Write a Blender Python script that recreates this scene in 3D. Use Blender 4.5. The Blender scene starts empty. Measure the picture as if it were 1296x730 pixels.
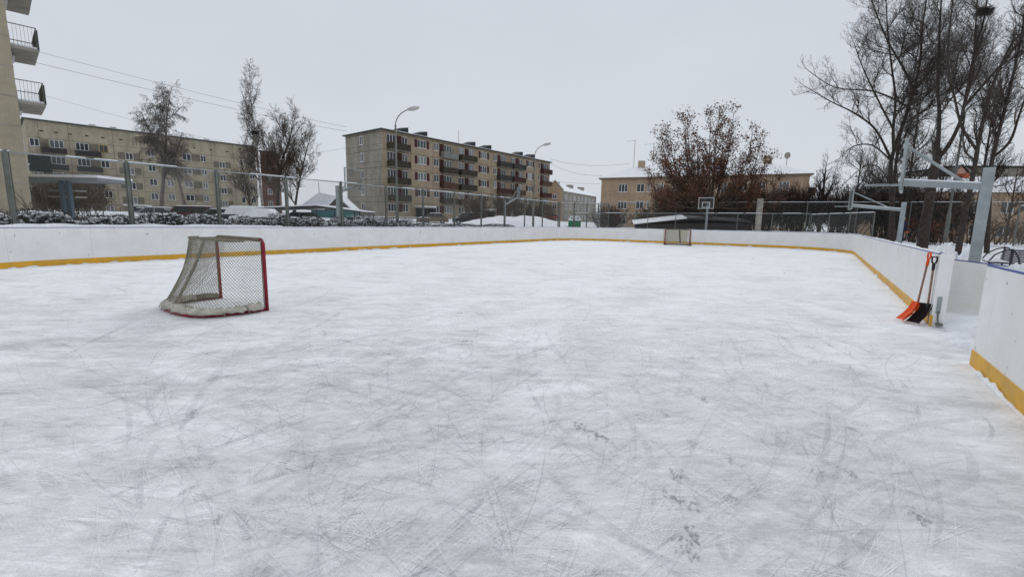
import bpy, math, random
import numpy as np
from mathutils import Vector, Matrix

# ------------------------------------------------------------------ scene, camera, light
scene = bpy.context.scene
COL = scene.collection
R = math.radians

cam_d = bpy.data.cameras.new("camera")
cam_d.sensor_width = 36.0
cam_d.lens = 36.0 * 570 / 1296
cam_d.clip_start = 0.05
cam_d.clip_end = 3000
cam = bpy.data.objects.new("camera", cam_d)
COL.objects.link(cam)
_p, _r = math.atan(84 / 570), math.atan(0.0165)
_f = Vector((0, math.cos(_p), -math.sin(_p)))
_x0 = Vector((1, 0, 0)); _u0 = _x0.cross(_f)
_x = _x0 * math.cos(_r) + _u0 * math.sin(_r)
_u = _x.cross(_f)
cam.matrix_world = Matrix(((_x.x, _u.x, -_f.x, 0), (_x.y, _u.y, -_f.y, 0), (_x.z, _u.z, -_f.z, 1.6), (0, 0, 0, 1)))
scene.camera = cam

SUN_EL, SUN_ROT = R(38), R(200)
world = bpy.data.worlds.new("World")
scene.world = world
world.use_nodes = True
wn = world.node_tree; wn.nodes.clear()
sky = wn.nodes.new("ShaderNodeTexSky"); sky.sky_type = 'NISHITA'; sky.sun_disc = False
sky.sun_elevation = SUN_EL; sky.sun_rotation = SUN_ROT
sky.air_density = 1.5; sky.dust_density = 6.0
b1 = wn.nodes.new("ShaderNodeBackground"); b1.inputs[1].default_value = 0.05
b2 = wn.nodes.new("ShaderNodeBackground"); b2.inputs[1].default_value = 1.0
tc = wn.nodes.new("ShaderNodeTexCoord")
sep = wn.nodes.new("ShaderNodeSeparateXYZ")
ramp = wn.nodes.new("ShaderNodeValToRGB")
ramp.color_ramp.elements[0].position = 0.0; ramp.color_ramp.elements[0].color = (0.71, 0.755, 0.81, 1)
ramp.color_ramp.elements[1].position = 0.7; ramp.color_ramp.elements[1].color = (0.655, 0.70, 0.775, 1)
cn = wn.nodes.new("ShaderNodeTexNoise"); cn.inputs['Scale'].default_value = 2.2; cn.inputs['Detail'].default_value = 4
cm = wn.nodes.new("ShaderNodeMapping"); cm.inputs['Scale'].default_value = (1, 1, 3)
cr = wn.nodes.new("ShaderNodeMapRange"); cr.inputs['To Min'].default_value = 0.94; cr.inputs['To Max'].default_value = 1.06
vm = wn.nodes.new("ShaderNodeVectorMath"); vm.operation = 'SCALE'
mx = wn.nodes.new("ShaderNodeMixShader"); mx.inputs[0].default_value = 0.9
wo = wn.nodes.new("ShaderNodeOutputWorld")
L_ = wn.links.new
L_(tc.outputs['Generated'], sep.inputs[0]); L_(sep.outputs['Z'], ramp.inputs[0])
L_(tc.outputs['Generated'], cm.inputs[0]); L_(cm.outputs[0], cn.inputs['Vector']); L_(cn.outputs[0], cr.inputs[0])
L_(ramp.outputs[0], vm.inputs[0]); L_(cr.outputs[0], vm.inputs['Scale']); L_(vm.outputs[0], b2.inputs[0])
L_(sky.outputs[0], b1.inputs[0]); L_(b1.outputs[0], mx.inputs[1]); L_(b2.outputs[0], mx.inputs[2]); L_(mx.outputs[0], wo.inputs[0])

sd = bpy.data.lights.new("sun", 'SUN'); sd.energy = 0.95; sd.angle = R(25); sd.color = (1, 0.98, 0.95)
sun = bpy.data.objects.new("sun", sd); COL.objects.link(sun)
sun.rotation_euler = (R(52), 0, R(160))

scene.view_settings.view_transform = 'Standard'
scene.view_settings.look = 'None'
scene.view_settings.exposure = 0.0
scene.view_settings.gamma = 1.0
scene.render.engine = 'CYCLES'
scene.cycles.max_bounces = 5
scene.cycles.transparent_max_bounces = 40

# ------------------------------------------------------------------ materials
MAT = {}
def mat(name, col, rough=0.7, metal=0.0, var=0.0, vscale=3.0, col2=None, bump=0.0, bscale=20.0, snow=None, spec=0.3, stretch=None, detail=5):
    if name in MAT: return MAT[name]
    m = bpy.data.materials.new(name); m.use_nodes = True
    nt = m.node_tree; P = nt.nodes['Principled BSDF']
    P.inputs['Base Color'].default_value = (*col, 1)
    P.inputs['Roughness'].default_value = rough
    P.inputs['Metallic'].default_value = metal
    P.inputs['Specular IOR Level'].default_value = spec
    co = nt.nodes.new("ShaderNodeTexCoord")
    mp = nt.nodes.new("ShaderNodeMapping")
    if stretch: mp.inputs['Scale'].default_value = stretch
    nt.links.new(co.outputs['Object'], mp.inputs[0])
    out = None
    if var > 0 or col2:
        n = nt.nodes.new("ShaderNodeTexNoise"); n.inputs['Scale'].default_value = vscale; n.inputs['Detail'].default_value = detail
        n.inputs['Roughness'].default_value = 0.65
        nt.links.new(mp.outputs[0], n.inputs['Vector'])
        r = nt.nodes.new("ShaderNodeValToRGB")
        c2 = col2 or tuple(c * (1 - var) for c in col)
        c1 = col if col2 else tuple(min(1, c * (1 + var * 0.5)) for c in col)
        r.color_ramp.elements[0].position = 0.32; r.color_ramp.elements[0].color = (*c2, 1)
        r.color_ramp.elements[1].position = 0.66; r.color_ramp.elements[1].color = (*c1, 1)
        nt.links.new(n.outputs[0], r.inputs[0]); out = r.outputs[0]
    if snow is not None:
        g = nt.nodes.new("ShaderNodeNewGeometry"); s = nt.nodes.new("ShaderNodeSeparateXYZ")
        nt.links.new(g.outputs['Normal'], s.inputs[0])
        n2 = nt.nodes.new("ShaderNodeTexNoise"); n2.inputs['Scale'].default_value = 2.5
        nt.links.new(co.outputs['Object'], n2.inputs['Vector'])
        a = nt.nodes.new("ShaderNodeMath"); a.operation = 'ADD'
        nt.links.new(s.outputs['Z'], a.inputs[0]); nt.links.new(n2.outputs[0], a.inputs[1])
        r2 = nt.nodes.new("ShaderNodeMapRange"); r2.inputs['From Min'].default_value = snow; r2.inputs['From Max'].default_value = snow + 0.15
        nt.links.new(a.outputs[0], r2.inputs[0])
        mixn = nt.nodes.new("ShaderNodeMix"); mixn.data_type = 'RGBA'
        nt.links.new(r2.outputs[0], mixn.inputs[0])
        if out: nt.links.new(out, mixn.inputs[6])
        else: mixn.inputs[6].default_value = (*col, 1)
        mixn.inputs[7].default_value = (0.82, 0.84, 0.87, 1)
        out = mixn.outputs[2]
    if out: nt.links.new(out, P.inputs['Base Color'])
    if bump > 0:
        n3 = nt.nodes.new("ShaderNodeTexNoise"); n3.inputs['Scale'].default_value = bscale; n3.inputs['Detail'].default_value = 6
        nt.links.new(mp.outputs[0], n3.inputs['Vector'])
        b = nt.nodes.new("ShaderNodeBump"); b.inputs['Strength'].default_value = bump; b.inputs['Distance'].default_value = 0.05
        nt.links.new(n3.outputs[0], b.inputs['Height']); nt.links.new(b.outputs[0], P.inputs['Normal'])
    MAT[name] = m
    return m

def block_mat(name, c1, c2, mortar, scale=1.0, bw=0.5, bh=0.25, stain=0.35):
    """masonry: small bricks plus large weather stains"""
    m = bpy.data.materials.new(name); m.use_nodes = True
    nt = m.node_tree; P = nt.nodes['Principled BSDF']; P.inputs['Roughness'].default_value = 0.9
    P.inputs['Specular IOR Level'].default_value = 0.15
    co = nt.nodes.new("ShaderNodeTexCoord"); s = nt.nodes.new("ShaderNodeSeparateXYZ"); nt.links.new(co.outputs['Object'], s.inputs[0])
    ad = nt.nodes.new("ShaderNodeMath"); ad.operation = 'ADD'
    nt.links.new(s.outputs['X'], ad.inputs[0]); nt.links.new(s.outputs['Y'], ad.inputs[1])
    cb = nt.nodes.new("ShaderNodeCombineXYZ"); nt.links.new(ad.outputs[0], cb.inputs[0]); nt.links.new(s.outputs['Z'], cb.inputs[1])
    br = nt.nodes.new("ShaderNodeTexBrick"); br.inputs['Scale'].default_value = scale
    br.inputs['Brick Width'].default_value = bw; br.inputs['Row Height'].default_value = bh
    br.inputs['Mortar Size'].default_value = 0.012
    br.inputs['Color1'].default_value = (*c1, 1); br.inputs['Color2'].default_value = (*c2, 1); br.inputs['Mortar'].default_value = (*mortar, 1)
    nt.links.new(cb.outputs[0], br.inputs['Vector'])
    n = nt.nodes.new("ShaderNodeTexNoise"); n.inputs['Scale'].default_value = 0.35; n.inputs['Detail'].default_value = 7; n.inputs['Roughness'].default_value = 0.7
    mp = nt.nodes.new("ShaderNodeMapping"); mp.inputs['Scale'].default_value = (1.6, 1.6, 0.7)
    nt.links.new(co.outputs['Object'], mp.inputs[0]); nt.links.new(mp.outputs[0], n.inputs['Vector'])
    r = nt.nodes.new("ShaderNodeMapRange"); r.inputs['From Min'].default_value = 0.35; r.inputs['From Max'].default_value = 0.65
    r.inputs['To Min'].default_value = 1 - stain; r.inputs['To Max'].default_value = 1.1
    nt.links.new(n.outputs[0], r.inputs[0])
    v = nt.nodes.new("ShaderNodeVectorMath"); v.operation = 'SCALE'
    nt.links.new(br.outputs[0], v.inputs[0]); nt.links.new(r.outputs[0], v.inputs['Scale']); nt.links.new(v.outputs[0], P.inputs['Base Color'])
    MAT[name] = m
    return m

SNOW = mat('snow', (0.84, 0.86, 0.89), 0.85, var=0.08, vscale=1.5, bump=1.0, bscale=9.0)
SNOWG = mat('snow_ground', (0.82, 0.84, 0.87), 0.9, var=0.12, vscale=0.5, bump=0.8, bscale=3.0)
GALV = mat('galvanised', (0.33, 0.37, 0.38), 0.5, 0.4, var=0.25, vscale=2.0)
GALVD = mat('galvanised_dull', (0.165, 0.175, 0.16), 0.6, 0.3, var=0.3, vscale=1.5)
WIREM = mat('fence_wire', (0.22, 0.23, 0.22), 0.6, 0.3)
BARK = mat('bark', (0.055, 0.045, 0.038), 0.95, var=0.5, vscale=4, snow=1.42)
BARKT = mat('bark_twigs', (0.085, 0.070, 0.060), 0.95, var=0.4, vscale=4, snow=1.42)
BARKB = mat('bark_brown', (0.10, 0.075, 0.055), 0.95, var=0.4, vscale=4, snow=1.40)
BARKG = mat('bark_grey', (0.16, 0.14, 0.125), 0.95, var=0.4, vscale=3, snow=1.36)
BIRCH = mat('birch_bark', (0.55, 0.53, 0.50), 0.9, col2=(0.08, 0.07, 0.06), vscale=2.5, stretch=(1, 1, 3))
LEAF = mat('dry_leaf', (0.19, 0.085, 0.05), 0.8, col2=(0.08, 0.04, 0.027), vscale=1.2, snow=1.55)
LEAFT = mat('tan_leaf', (0.19, 0.125, 0.065), 0.8, col2=(0.06, 0.045, 0.03), vscale=1.2, snow=1.75)
HEDGE = mat('hedge_twig', (0.075, 0.063, 0.06), 0.9, col2=(0.03, 0.027, 0.026), vscale=2)
WHITE = mat('window_frame_white', (0.75, 0.77, 0.78), 0.5)
RED = mat('goal_red', (0.26, 0.012, 0.03), 0.4, var=0.3, vscale=6)
NET = mat('goal_net', (0.24, 0.22, 0.16), 0.9, var=0.2)
NETD = mat('goal_net_edge', (0.20, 0.19, 0.14), 0.9, var=0.3, vscale=9)
PAD = mat('goal_padding', (0.60, 0.58, 0.51), 0.85, col2=(0.34, 0.32, 0.26), vscale=7, bump=0.5, bscale=14)
YEL = mat('kick_yellow', (0.80, 0.43, 0.02), 0.5, col2=(0.58, 0.33, 0.05), vscale=3.5, detail=12)
BLUE = mat('cap_blue', (0.03, 0.06, 0.28), 0.5)
DARKRED = mat('infill_dark_red', (0.06, 0.018, 0.019), 0.7, var=0.3)
INFILLG = mat('infill_grey', (0.18, 0.16, 0.125), 0.85, var=0.35, vscale=1.0)
BALC = [mat('balcony_olive', (0.05, 0.042, 0.028), 0.8, var=0.45, vscale=2.5), mat('balcony_brown', (0.085, 0.05, 0.035), 0.8, var=0.4, vscale=2.5),
        mat('balcony_red', (0.06, 0.025, 0.022), 0.8, var=0.4, vscale=2.5), mat('balcony_dark', (0.045, 0.042, 0.042), 0.8, var=0.4, vscale=2.5),
        mat('balcony_grey', (0.22, 0.22, 0.2), 0.8, var=0.3, vscale=2.5)]
CONC = mat('concrete', (0.33, 0.31, 0.27), 0.9, var=0.3, vscale=1.5)
DARK = mat('dark_metal', (0.025, 0.027, 0.03), 0.6)
ROOFD = mat('roof_dark', (0.035, 0.04, 0.042), 0.8, var=0.3)
EAVE = mat('eave_green', (0.05, 0.06, 0.045), 0.7)
WOOD = mat('wood_handle', (0.30, 0.17, 0.12), 0.6, var=0.3, vscale=8)
ORANGE = mat('orange_plastic', (0.85, 0.10, 0.015), 0.4)
BLACKP = mat('black_plastic', (0.02, 0.02, 0.022), 0.4)
JOINT = mat('joint_dark', (0.10, 0.09, 0.075), 0.9)

def glass_mat(name, dark, light):
    m = bpy.data.materials.new(name); m.use_nodes = True
    nt = m.node_tree; P = nt.nodes['Principled BSDF']; P.inputs['Roughness'].default_value = 0.08
    oi = nt.nodes.new("ShaderNodeObjectInfo"); r = nt.nodes.new("ShaderNodeValToRGB")
    r.color_ramp.elements[0].position = 0.35; r.color_ramp.elements[0].color = (*dark, 1)
    r.color_ramp.elements[1].position = 1.0; r.color_ramp.elements[1].color = (*light, 1)
    nt.links.new(oi.outputs['Random'], r.inputs[0]); nt.links.new(r.outputs[0], P.inputs['Base Color'])
    MAT[name] = m; return m
GLASS = glass_mat('window_glass', (0.02, 0.025, 0.03), (0.28, 0.28, 0.27))
CARGLASS = mat('car_glass', (0.02, 0.025, 0.03), 0.1, spec=0.5)

def board_mat():
    m = bpy.data.materials.new('board_white'); m.use_nodes = True
    nt = m.node_tree; P = nt.nodes['Principled BSDF']; P.inputs['Roughness'].default_value = 0.45
    co = nt.nodes.new("ShaderNodeTexCoord")
    n = nt.nodes.new("ShaderNodeTexNoise"); n.inputs['Scale'].default_value = 1.3; n.inputs['Detail'].default_value = 8; n.inputs['Roughness'].default_value = 0.7
    nt.links.new(co.outputs['Object'], n.inputs['Vector'])
    r = nt.nodes.new("ShaderNodeValToRGB")
    r.color_ramp.elements[0].position = 0.3; r.color_ramp.elements[0].color = (0.76, 0.75, 0.73, 1)
    r.color_ramp.elements[1].position = 0.62; r.color_ramp.elements[1].color = (0.86, 0.86, 0.86, 1)
    nt.links.new(n.outputs[0], r.inputs[0])
    n2 = nt.nodes.new("ShaderNodeTexNoise"); n2.inputs['Scale'].default_value = 9; n2.inputs['Detail'].default_value = 3
    nt.links.new(co.outputs['Object'], n2.inputs['Vector'])
    r2 = nt.nodes.new("ShaderNodeMapRange"); r2.inputs['From Min'].default_value = 0.69; r2.inputs['From Max'].default_value = 0.75
    nt.links.new(n2.outputs[0], r2.inputs[0])
    mxn = nt.nodes.new("ShaderNodeMix"); mxn.data_type = 'RGBA'
    nt.links.new(r2.outputs[0], mxn.inputs[0]); nt.links.new(r.outputs[0], mxn.inputs[6]); mxn.inputs[7].default_value = (0.25, 0.25, 0.26, 1)
    nt.links.new(mxn.outputs[2], P.inputs['Base Color'])
    MAT['board_white'] = m; return m
BOARD = board_mat()
PLY = mat('plywood_patch', (0.66, 0.58, 0.44), 0.7, col2=(0.62, 0.62, 0.60), vscale=1.6)
SNOWYPANEL = mat('snowy_panel', (0.76, 0.75, 0.69), 0.8, col2=(0.86, 0.87, 0.87), vscale=1.7, detail=8, stretch=(1, 1, 1.6))

# ------------------------------------------------------------------ mesh helpers
def add_obj(name, me, parent=None, loc=(0, 0, 0), rz=0.0):
    o = bpy.data.objects.new(name, me); COL.objects.link(o)
    o.location = loc; o.rotation_euler = (0, 0, rz)
    if parent is not None: o.parent = parent
    return o

def thing(name, label, cat, loc=(0, 0, 0), rz=0.0, group=None):
    o = bpy.data.objects.new(name, None); COL.objects.link(o)
    o.empty_display_size = 0.2
    o.location = loc; o.rotation_euler = (0, 0, rz)
    o['label'] = label; o['category'] = cat
    if group: o['group'] = group
    return o

def tag(o, label, cat, group=None):
    o['label'] = label; o['category'] = cat
    if group: o['group'] = group
    return o

class MB:
    def __init__(s): s.v = []; s.f = []; s.m = []
    def add(s, verts, faces, mi=0):
        b = len(s.v); s.v.extend(tuple(v) for v in verts)
        for f in faces: s.f.append(tuple(i + b for i in f)); s.m.append(mi)
        return s
    def box(s, x0, x1, y0, y1, z0, z1, mi=0):
        return s.add([(x0, y0, z0), (x1, y0, z0), (x1, y1, z0), (x0, y1, z0), (x0, y0, z1), (x1, y0, z1), (x1, y1, z1), (x0, y1, z1)],
                     [(0, 3, 2, 1), (4, 5, 6, 7), (0, 1, 5, 4), (1, 2, 6, 5), (2, 3, 7, 6), (3, 0, 4, 7)], mi)
    def hexa(s, lo, hi, mi=0):
        return s.add(list(lo) + list(hi), [(0, 3, 2, 1), (4, 5, 6, 7), (0, 1, 5, 4), (1, 2, 6, 5), (2, 3, 7, 6), (3, 0, 4, 7)], mi)
    def tube(s, pts, r, n=8, mi=0, cap=True):
        pts = [Vector(p) for p in pts]; rs = r if isinstance(r, (list, tuple)) else [r] * len(pts)
        b = []; prev = None
        for i, p in enumerate(pts):
            d = (pts[min(i + 1, len(pts) - 1)] - pts[max(i - 1, 0)]).normalized()
            if prev is None:
                a = d.cross(Vector((0, 0, 1)));
                if a.length < 1e-3: a = d.cross(Vector((1, 0, 0)))
                a.normalize()
            else:
                a = (prev - d * prev.dot(d))
                if a.length < 1e-4: a = d.cross(Vector((1, 0, 0)))
                a.normalize()
            prev = a; c = d.cross(a)
            b += [p + (a * math.cos(2 * math.pi * k / n) + c * math.sin(2 * math.pi * k / n)) * rs[i] for k in range(n)]
        f = []
        for i in range(len(pts) - 1):
            for k in range(n):
                f.append((i * n + k, i * n + (k + 1) % n, (i + 1) * n + (k + 1) % n, (i + 1) * n + k))
        if cap:
            f.append(tuple(range(n))[::-1]); f.append(tuple((len(pts) - 1) * n + k for k in range(n)))
        return s.add(b, f, mi)
    def mesh(s, name, mats, smooth=False):
        me = bpy.data.meshes.new(name); me.from_pydata(s.v, [], s.f)
        for m in (mats if isinstance(mats, (list, tuple)) else [mats]): me.materials.append(m)
        if any(s.m): me.polygons.foreach_set('material_index', s.m)
        if smooth: me.polygons.foreach_set('use_smooth', [True] * len(me.polygons))
        me.update(); return me
    def build(s, name, mats, parent=None, loc=(0, 0, 0), rz=0.0, smooth=False):
        return add_obj(name, s.mesh(name, mats, smooth), parent, loc, rz)

def bevel(o, w, seg=2):
    m = o.modifiers.new('bevel', 'BEVEL'); m.width = w; m.segments = seg; m.limit_method = 'ANGLE'
    return o

def segmesh(name, segs, mats, k=3, mi=None):
    """segs: rows p0(3) p1(3) r0 r1 -> prisms, as one mesh"""
    a = np.asarray(segs, dtype=float)
    n = len(a)
    p0, p1, r0, r1 = a[:, :3], a[:, 3:6], a[:, 6], a[:, 7]
    d = p1 - p0; L = np.linalg.norm(d, axis=1, keepdims=True); L[L < 1e-6] = 1e-6; d = d / L
    up = np.where(np.abs(d[:, 2:3]) > 0.9, np.array([[1., 0, 0]]), np.array([[0., 0, 1]]))
    x = np.cross(d, up); x /= np.linalg.norm(x, axis=1, keepdims=True); y = np.cross(d, x)
    V = np.empty((n, 2, k, 3))
    for j in range(k):
        an = 2 * math.pi * j / k + math.pi / 2
        o = x * math.cos(an) + y * math.sin(an)
        V[:, 0, j] = p0 + o * r0[:, None]; V[:, 1, j] = p1 + o * r1[:, None]
    V = V.reshape(-1, 3)
    base = (np.arange(n) * 2 * k)[:, None, None]
    j = np.arange(k); jn = (j + 1) % k
    q = np.stack([j, jn, jn + k, j + k], axis=1)[None]
    F = (base + q).reshape(-1)
    me = bpy.data.meshes.new(name)
    me.vertices.add(len(V)); me.vertices.foreach_set('co', V.reshape(-1))
    nf = n * k
    me.loops.add(nf * 4); me.loops.foreach_set('vertex_index', F.astype(np.int32))
    me.polygons.add(nf); me.polygons.foreach_set('loop_start', np.arange(nf, dtype=np.int32) * 4)
    me.polygons.foreach_set('loop_total', np.full(nf, 4, dtype=np.int32))
    for m in (mats if isinstance(mats, (list, tuple)) else [mats]): me.materials.append(m)
    me.update(calc_edges=True); me.validate()
    return me

def quadcloud(name, C, S, m, rng, flat=0.0):
    """many small leaf-like quads with centres C and sizes S"""
    C = np.asarray(C); n = len(C)
    a = rng.normal(size=(n, 3)); a[:, 2] *= (1 - flat); a /= np.linalg.norm(a, axis=1, keepdims=True)
    b = rng.normal(size=(n, 3)); b -= a * (a * b).sum(1, keepdims=True); b /= np.linalg.norm(b, axis=1, keepdims=True)
    S = np.asarray(S)[:, None]
    V = np.stack([C - a * S, C - b * S * 0.55, C + a * S, C + b * S * 0.55], axis=1).reshape(-1, 3)
    me = bpy.data.meshes.new(name)
    me.vertices.add(len(V)); me.vertices.foreach_set('co', V.reshape(-1))
    me.loops.add(n * 4); me.loops.foreach_set('vertex_index', np.arange(n * 4, dtype=np.int32))
    me.polygons.add(n); me.polygons.foreach_set('loop_start', np.arange(n, dtype=np.int32) * 4)
    me.polygons.foreach_set('loop_total', np.full(n, 4, dtype=np.int32))
    me.materials.append(m); me.update(calc_edges=True)
    return me

def ss(t): t = min(1, max(0, t)); return t * t * (3 - 2 * t)
# rink frame: d along the length, n across (camera at s=0, n=0)
DX, DY = 0.565, 0.825
RZ = math.atan2(DY, DX)           # rotation that turns local x onto the rink length
def W(n, s, z=0.0): return (n * DY + s * DX, -n * DX + s * DY, z)
def NS(x, y): return (x * DY - y * DX, x * DX + y * DY)
RN0, RN1, RS0, RS1 = -20.1, 1.6, -3.0, 39.6

def hills(n, s):
    h = 0.0
    a = RN0 - 0.9 - n
    if a > 0: h = max(h, 0.25 + 0.65 * ss((a - 0.2) / 4.5) + 1.1 * ss((a - 16) / 22))
    b = s - 40.6
    if b > 0:
        w = ss((9 - n) / 9) if n > 0 else 1
        h = max(h, (0.15 + 0.75 * ss(b / 8)) * w + 0.1)
        if n < RN0: h = max(h, 0.9)
    c = n - 2.2
    if c > 0 and s < 41: h = max(h, 0.06 + 0.12 * ss(c / 6))
    return h

# ------------------------------------------------------------------ ground
from mathutils import noise
def build_ground():
    def axis(lo, hi, dense0, dense1, fine, coarse):
        out = []; x = dense0
        while x <= dense1: out.append(x); x += fine
        g = fine; x = dense0
        pre = []
        while x > lo: g = min(coarse, g * 1.22); x -= g; pre.append(x)
        g = fine; x = out[-1]; post = []
        while x < hi: g = min(coarse, g * 1.22); x += g; post.append(x)
        return pre[::-1] + out + post
    ns = axis(-900, 900, -30, 16, 0.4, 60); sl = axis(-120, 1600, -5, 62, 0.45, 60)
    v = []; f = []
    for s in sl:
        for n in ns:
            inside = (RN0 - 0.25 < n < RN1 + 0.18) and (RS0 - 0.2 < s < RS1 + 0.25)
            far = max(0, math.hypot(n, s) - 60)
            if inside: z = -0.06
            else:
                z = hills(n, s) + 0.10 * noise.noise(Vector((n * 0.6, s * 0.6, 3))) + 0.05 * noise.noise(Vector((n * 2.1, s * 2.1, 7)))
                if abs(n) < 30 and s < 60: z += 0.06
                z = max(z, 0.01)
            v.append(W(n, s, z))
    w = len(ns)
    for i in range(len(sl) - 1):
        for j in range(w - 1):
            a = i * w + j; f.append((a, a + 1, a + w + 1, a + w))
    me = bpy.data.meshes.new('snow_ground'); me.from_pydata(v, [], f); me.materials.append(SNOWG)
    me.polygons.foreach_set('use_smooth', [True] * len(f)); me.update()
    o = add_obj('snow_ground', me); o['kind'] = 'structure'
build_ground()

def rink_outline(off=0.0, close=False):
    """points (n,s) from the gate side, going: right long side -> far -> left -> near end"""
    pts = []
    def arc(cn, cs, r, a0, a1, k):
        for i in range(k + 1):
            a = R(a0 + (a1 - a0) * i / k); pts.append((cn + (r + off) * math.cos(a), cs + (r + off) * math.sin(a)))
    pts.append((RN1 + off, 10.2))
    r = 5.6; arc(RN1 - r, RS1 - r, r, 0, 90, 9)
    r = 4.2; arc(RN0 + r, RS1 - r, r, 90, 180, 7)
    r = 8.0; arc(RN0 + r, RS0 + r, r, 180, 270, 12)
    return pts

def ice():
    m = bpy.data.materials.new('rink_ice'); m.use_nodes = True
    nt = m.node_tree; P = nt.nodes['Principled BSDF']
    N = nt.nodes.new; lk = nt.links.new
    co = N("ShaderNodeTexCoord")
    def noise_n(scale, detail, rough, sc=(1, 1, 1), rot=0, dist=0.0):
        mp = N("ShaderNodeMapping"); mp.inputs['Scale'].default_value = sc; mp.inputs['Rotation'].default_value = (0, 0, rot)
        lk(co.outputs['Object'], mp.inputs[0])
        n = N("ShaderNodeTexNoise"); n.inputs['Scale'].default_value = scale; n.inputs['Detail'].default_value = detail
        n.inputs['Roughness'].default_value = rough; n.inputs['Distortion'].default_value = dist
        lk(mp.outputs[0], n.inputs['Vector']); return n.outputs[0]
    def mr(x, a, b, c=0., d=1.):
        r = N("ShaderNodeMapRange"); r.inputs['From Min'].default_value = a; r.inputs['From Max'].default_value = b
        r.inputs['To Min'].default_value = c; r.inputs['To Max'].default_value = d; lk(x, r.inputs[0]); return r.outputs[0]
    def op(o, a, b):
        q = N("ShaderNodeMath"); q.operation = o
        for i, t in enumerate((a, b)):
            if isinstance(t, (int, float)): q.inputs[i].default_value = t
            else: lk(t, q.inputs[i])
        return q.outputs[0]
    big = noise_n(0.5, 8, 0.68, (1, 1, 1), 0.3, 1.0)
    s1 = noise_n(1.6, 10, 0.78, (0.6, 1.2, 1), 0.95, 0.8)
    s2 = noise_n(1.9, 10, 0.78, (0.6, 1.3, 1), 2.2, 1.1)
    s3 = noise_n(5.0, 8, 0.8, (0.5, 1.4, 1), 1.5, 0.8)
    patch = op('ADD', op('ADD', op('MULTIPLY', big, 0.26), op('MULTIPLY', s1, 0.24)), op('ADD', op('MULTIPLY', s2, 0.22), op('MULTIPLY', s3, 0.28)))
    grain = noise_n(60, 4, 0.8)
    patch2 = op('ADD', patch, op('MULTIPLY', op('SUBTRACT', grain, 0.5), 0.16))
    # whiter with distance: grazing-angle brightening painted into the colour, plus thicker snow dust
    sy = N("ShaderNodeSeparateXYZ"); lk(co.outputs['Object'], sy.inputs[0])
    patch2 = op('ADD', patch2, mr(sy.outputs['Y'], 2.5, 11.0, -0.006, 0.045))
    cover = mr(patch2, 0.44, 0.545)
    # fine scratches: stretched thin bright lines
    def scratch(rot, scale, lo, st=0.04):
        n = noise_n(scale, 3, 0.5, (st, 1, 1), rot, 0.35)
        d = op('ABSOLUTE', op('SUBTRACT', n, 0.5), 0.0)
        return mr(d, 0.0, lo, 1.0, 0.0)
    sc = op('MAXIMUM', op('MAXIMUM', scratch(0.5, 7, 0.006), scratch(1.25, 8, 0.006)), op('MAXIMUM', scratch(-0.6, 6, 0.006), scratch(2.3, 9, 0.006)))
    mask = mr(noise_n(0.9, 4, 0.6), 0.45, 0.6)
    sc = op('MULTIPLY', sc, mask)
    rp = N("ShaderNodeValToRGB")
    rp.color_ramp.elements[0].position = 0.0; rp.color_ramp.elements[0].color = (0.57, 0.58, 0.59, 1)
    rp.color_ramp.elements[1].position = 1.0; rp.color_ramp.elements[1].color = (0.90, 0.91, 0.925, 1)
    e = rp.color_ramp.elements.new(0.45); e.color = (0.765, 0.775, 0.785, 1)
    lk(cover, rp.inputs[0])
    mxn = N("ShaderNodeMix"); mxn.data_type = 'RGBA'
    lk(op('MULTIPLY', sc, 0.45), mxn.inputs[0]); lk(rp.outputs[0], mxn.inputs[6]); mxn.inputs[7].default_value = (0.93, 0.94, 0.96, 1)
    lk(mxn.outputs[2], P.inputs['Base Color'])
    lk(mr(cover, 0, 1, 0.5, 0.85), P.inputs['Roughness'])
    P.inputs['Specular IOR Level'].default_value = 0.3
    b = N("ShaderNodeBump"); b.inputs['Strength'].default_value = 0.5; b.inputs['Distance'].default_value = 0.012
    lk(op('ADD', op('ADD', cover, sc), op('MULTIPLY', grain, 0.8)), b.inputs['Height']); lk(b.outputs[0], P.inputs['Normal'])
    MAT['rink_ice'] = m
    n0, n1, s0, s1_ = RN0 - 0.2, RN1 + 0.16, RS0 - 0.2, RS1 + 0.2
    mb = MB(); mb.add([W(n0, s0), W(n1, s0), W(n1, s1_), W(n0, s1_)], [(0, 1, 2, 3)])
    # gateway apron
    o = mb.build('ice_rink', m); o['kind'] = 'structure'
    return o
ICE = ice()

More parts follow.
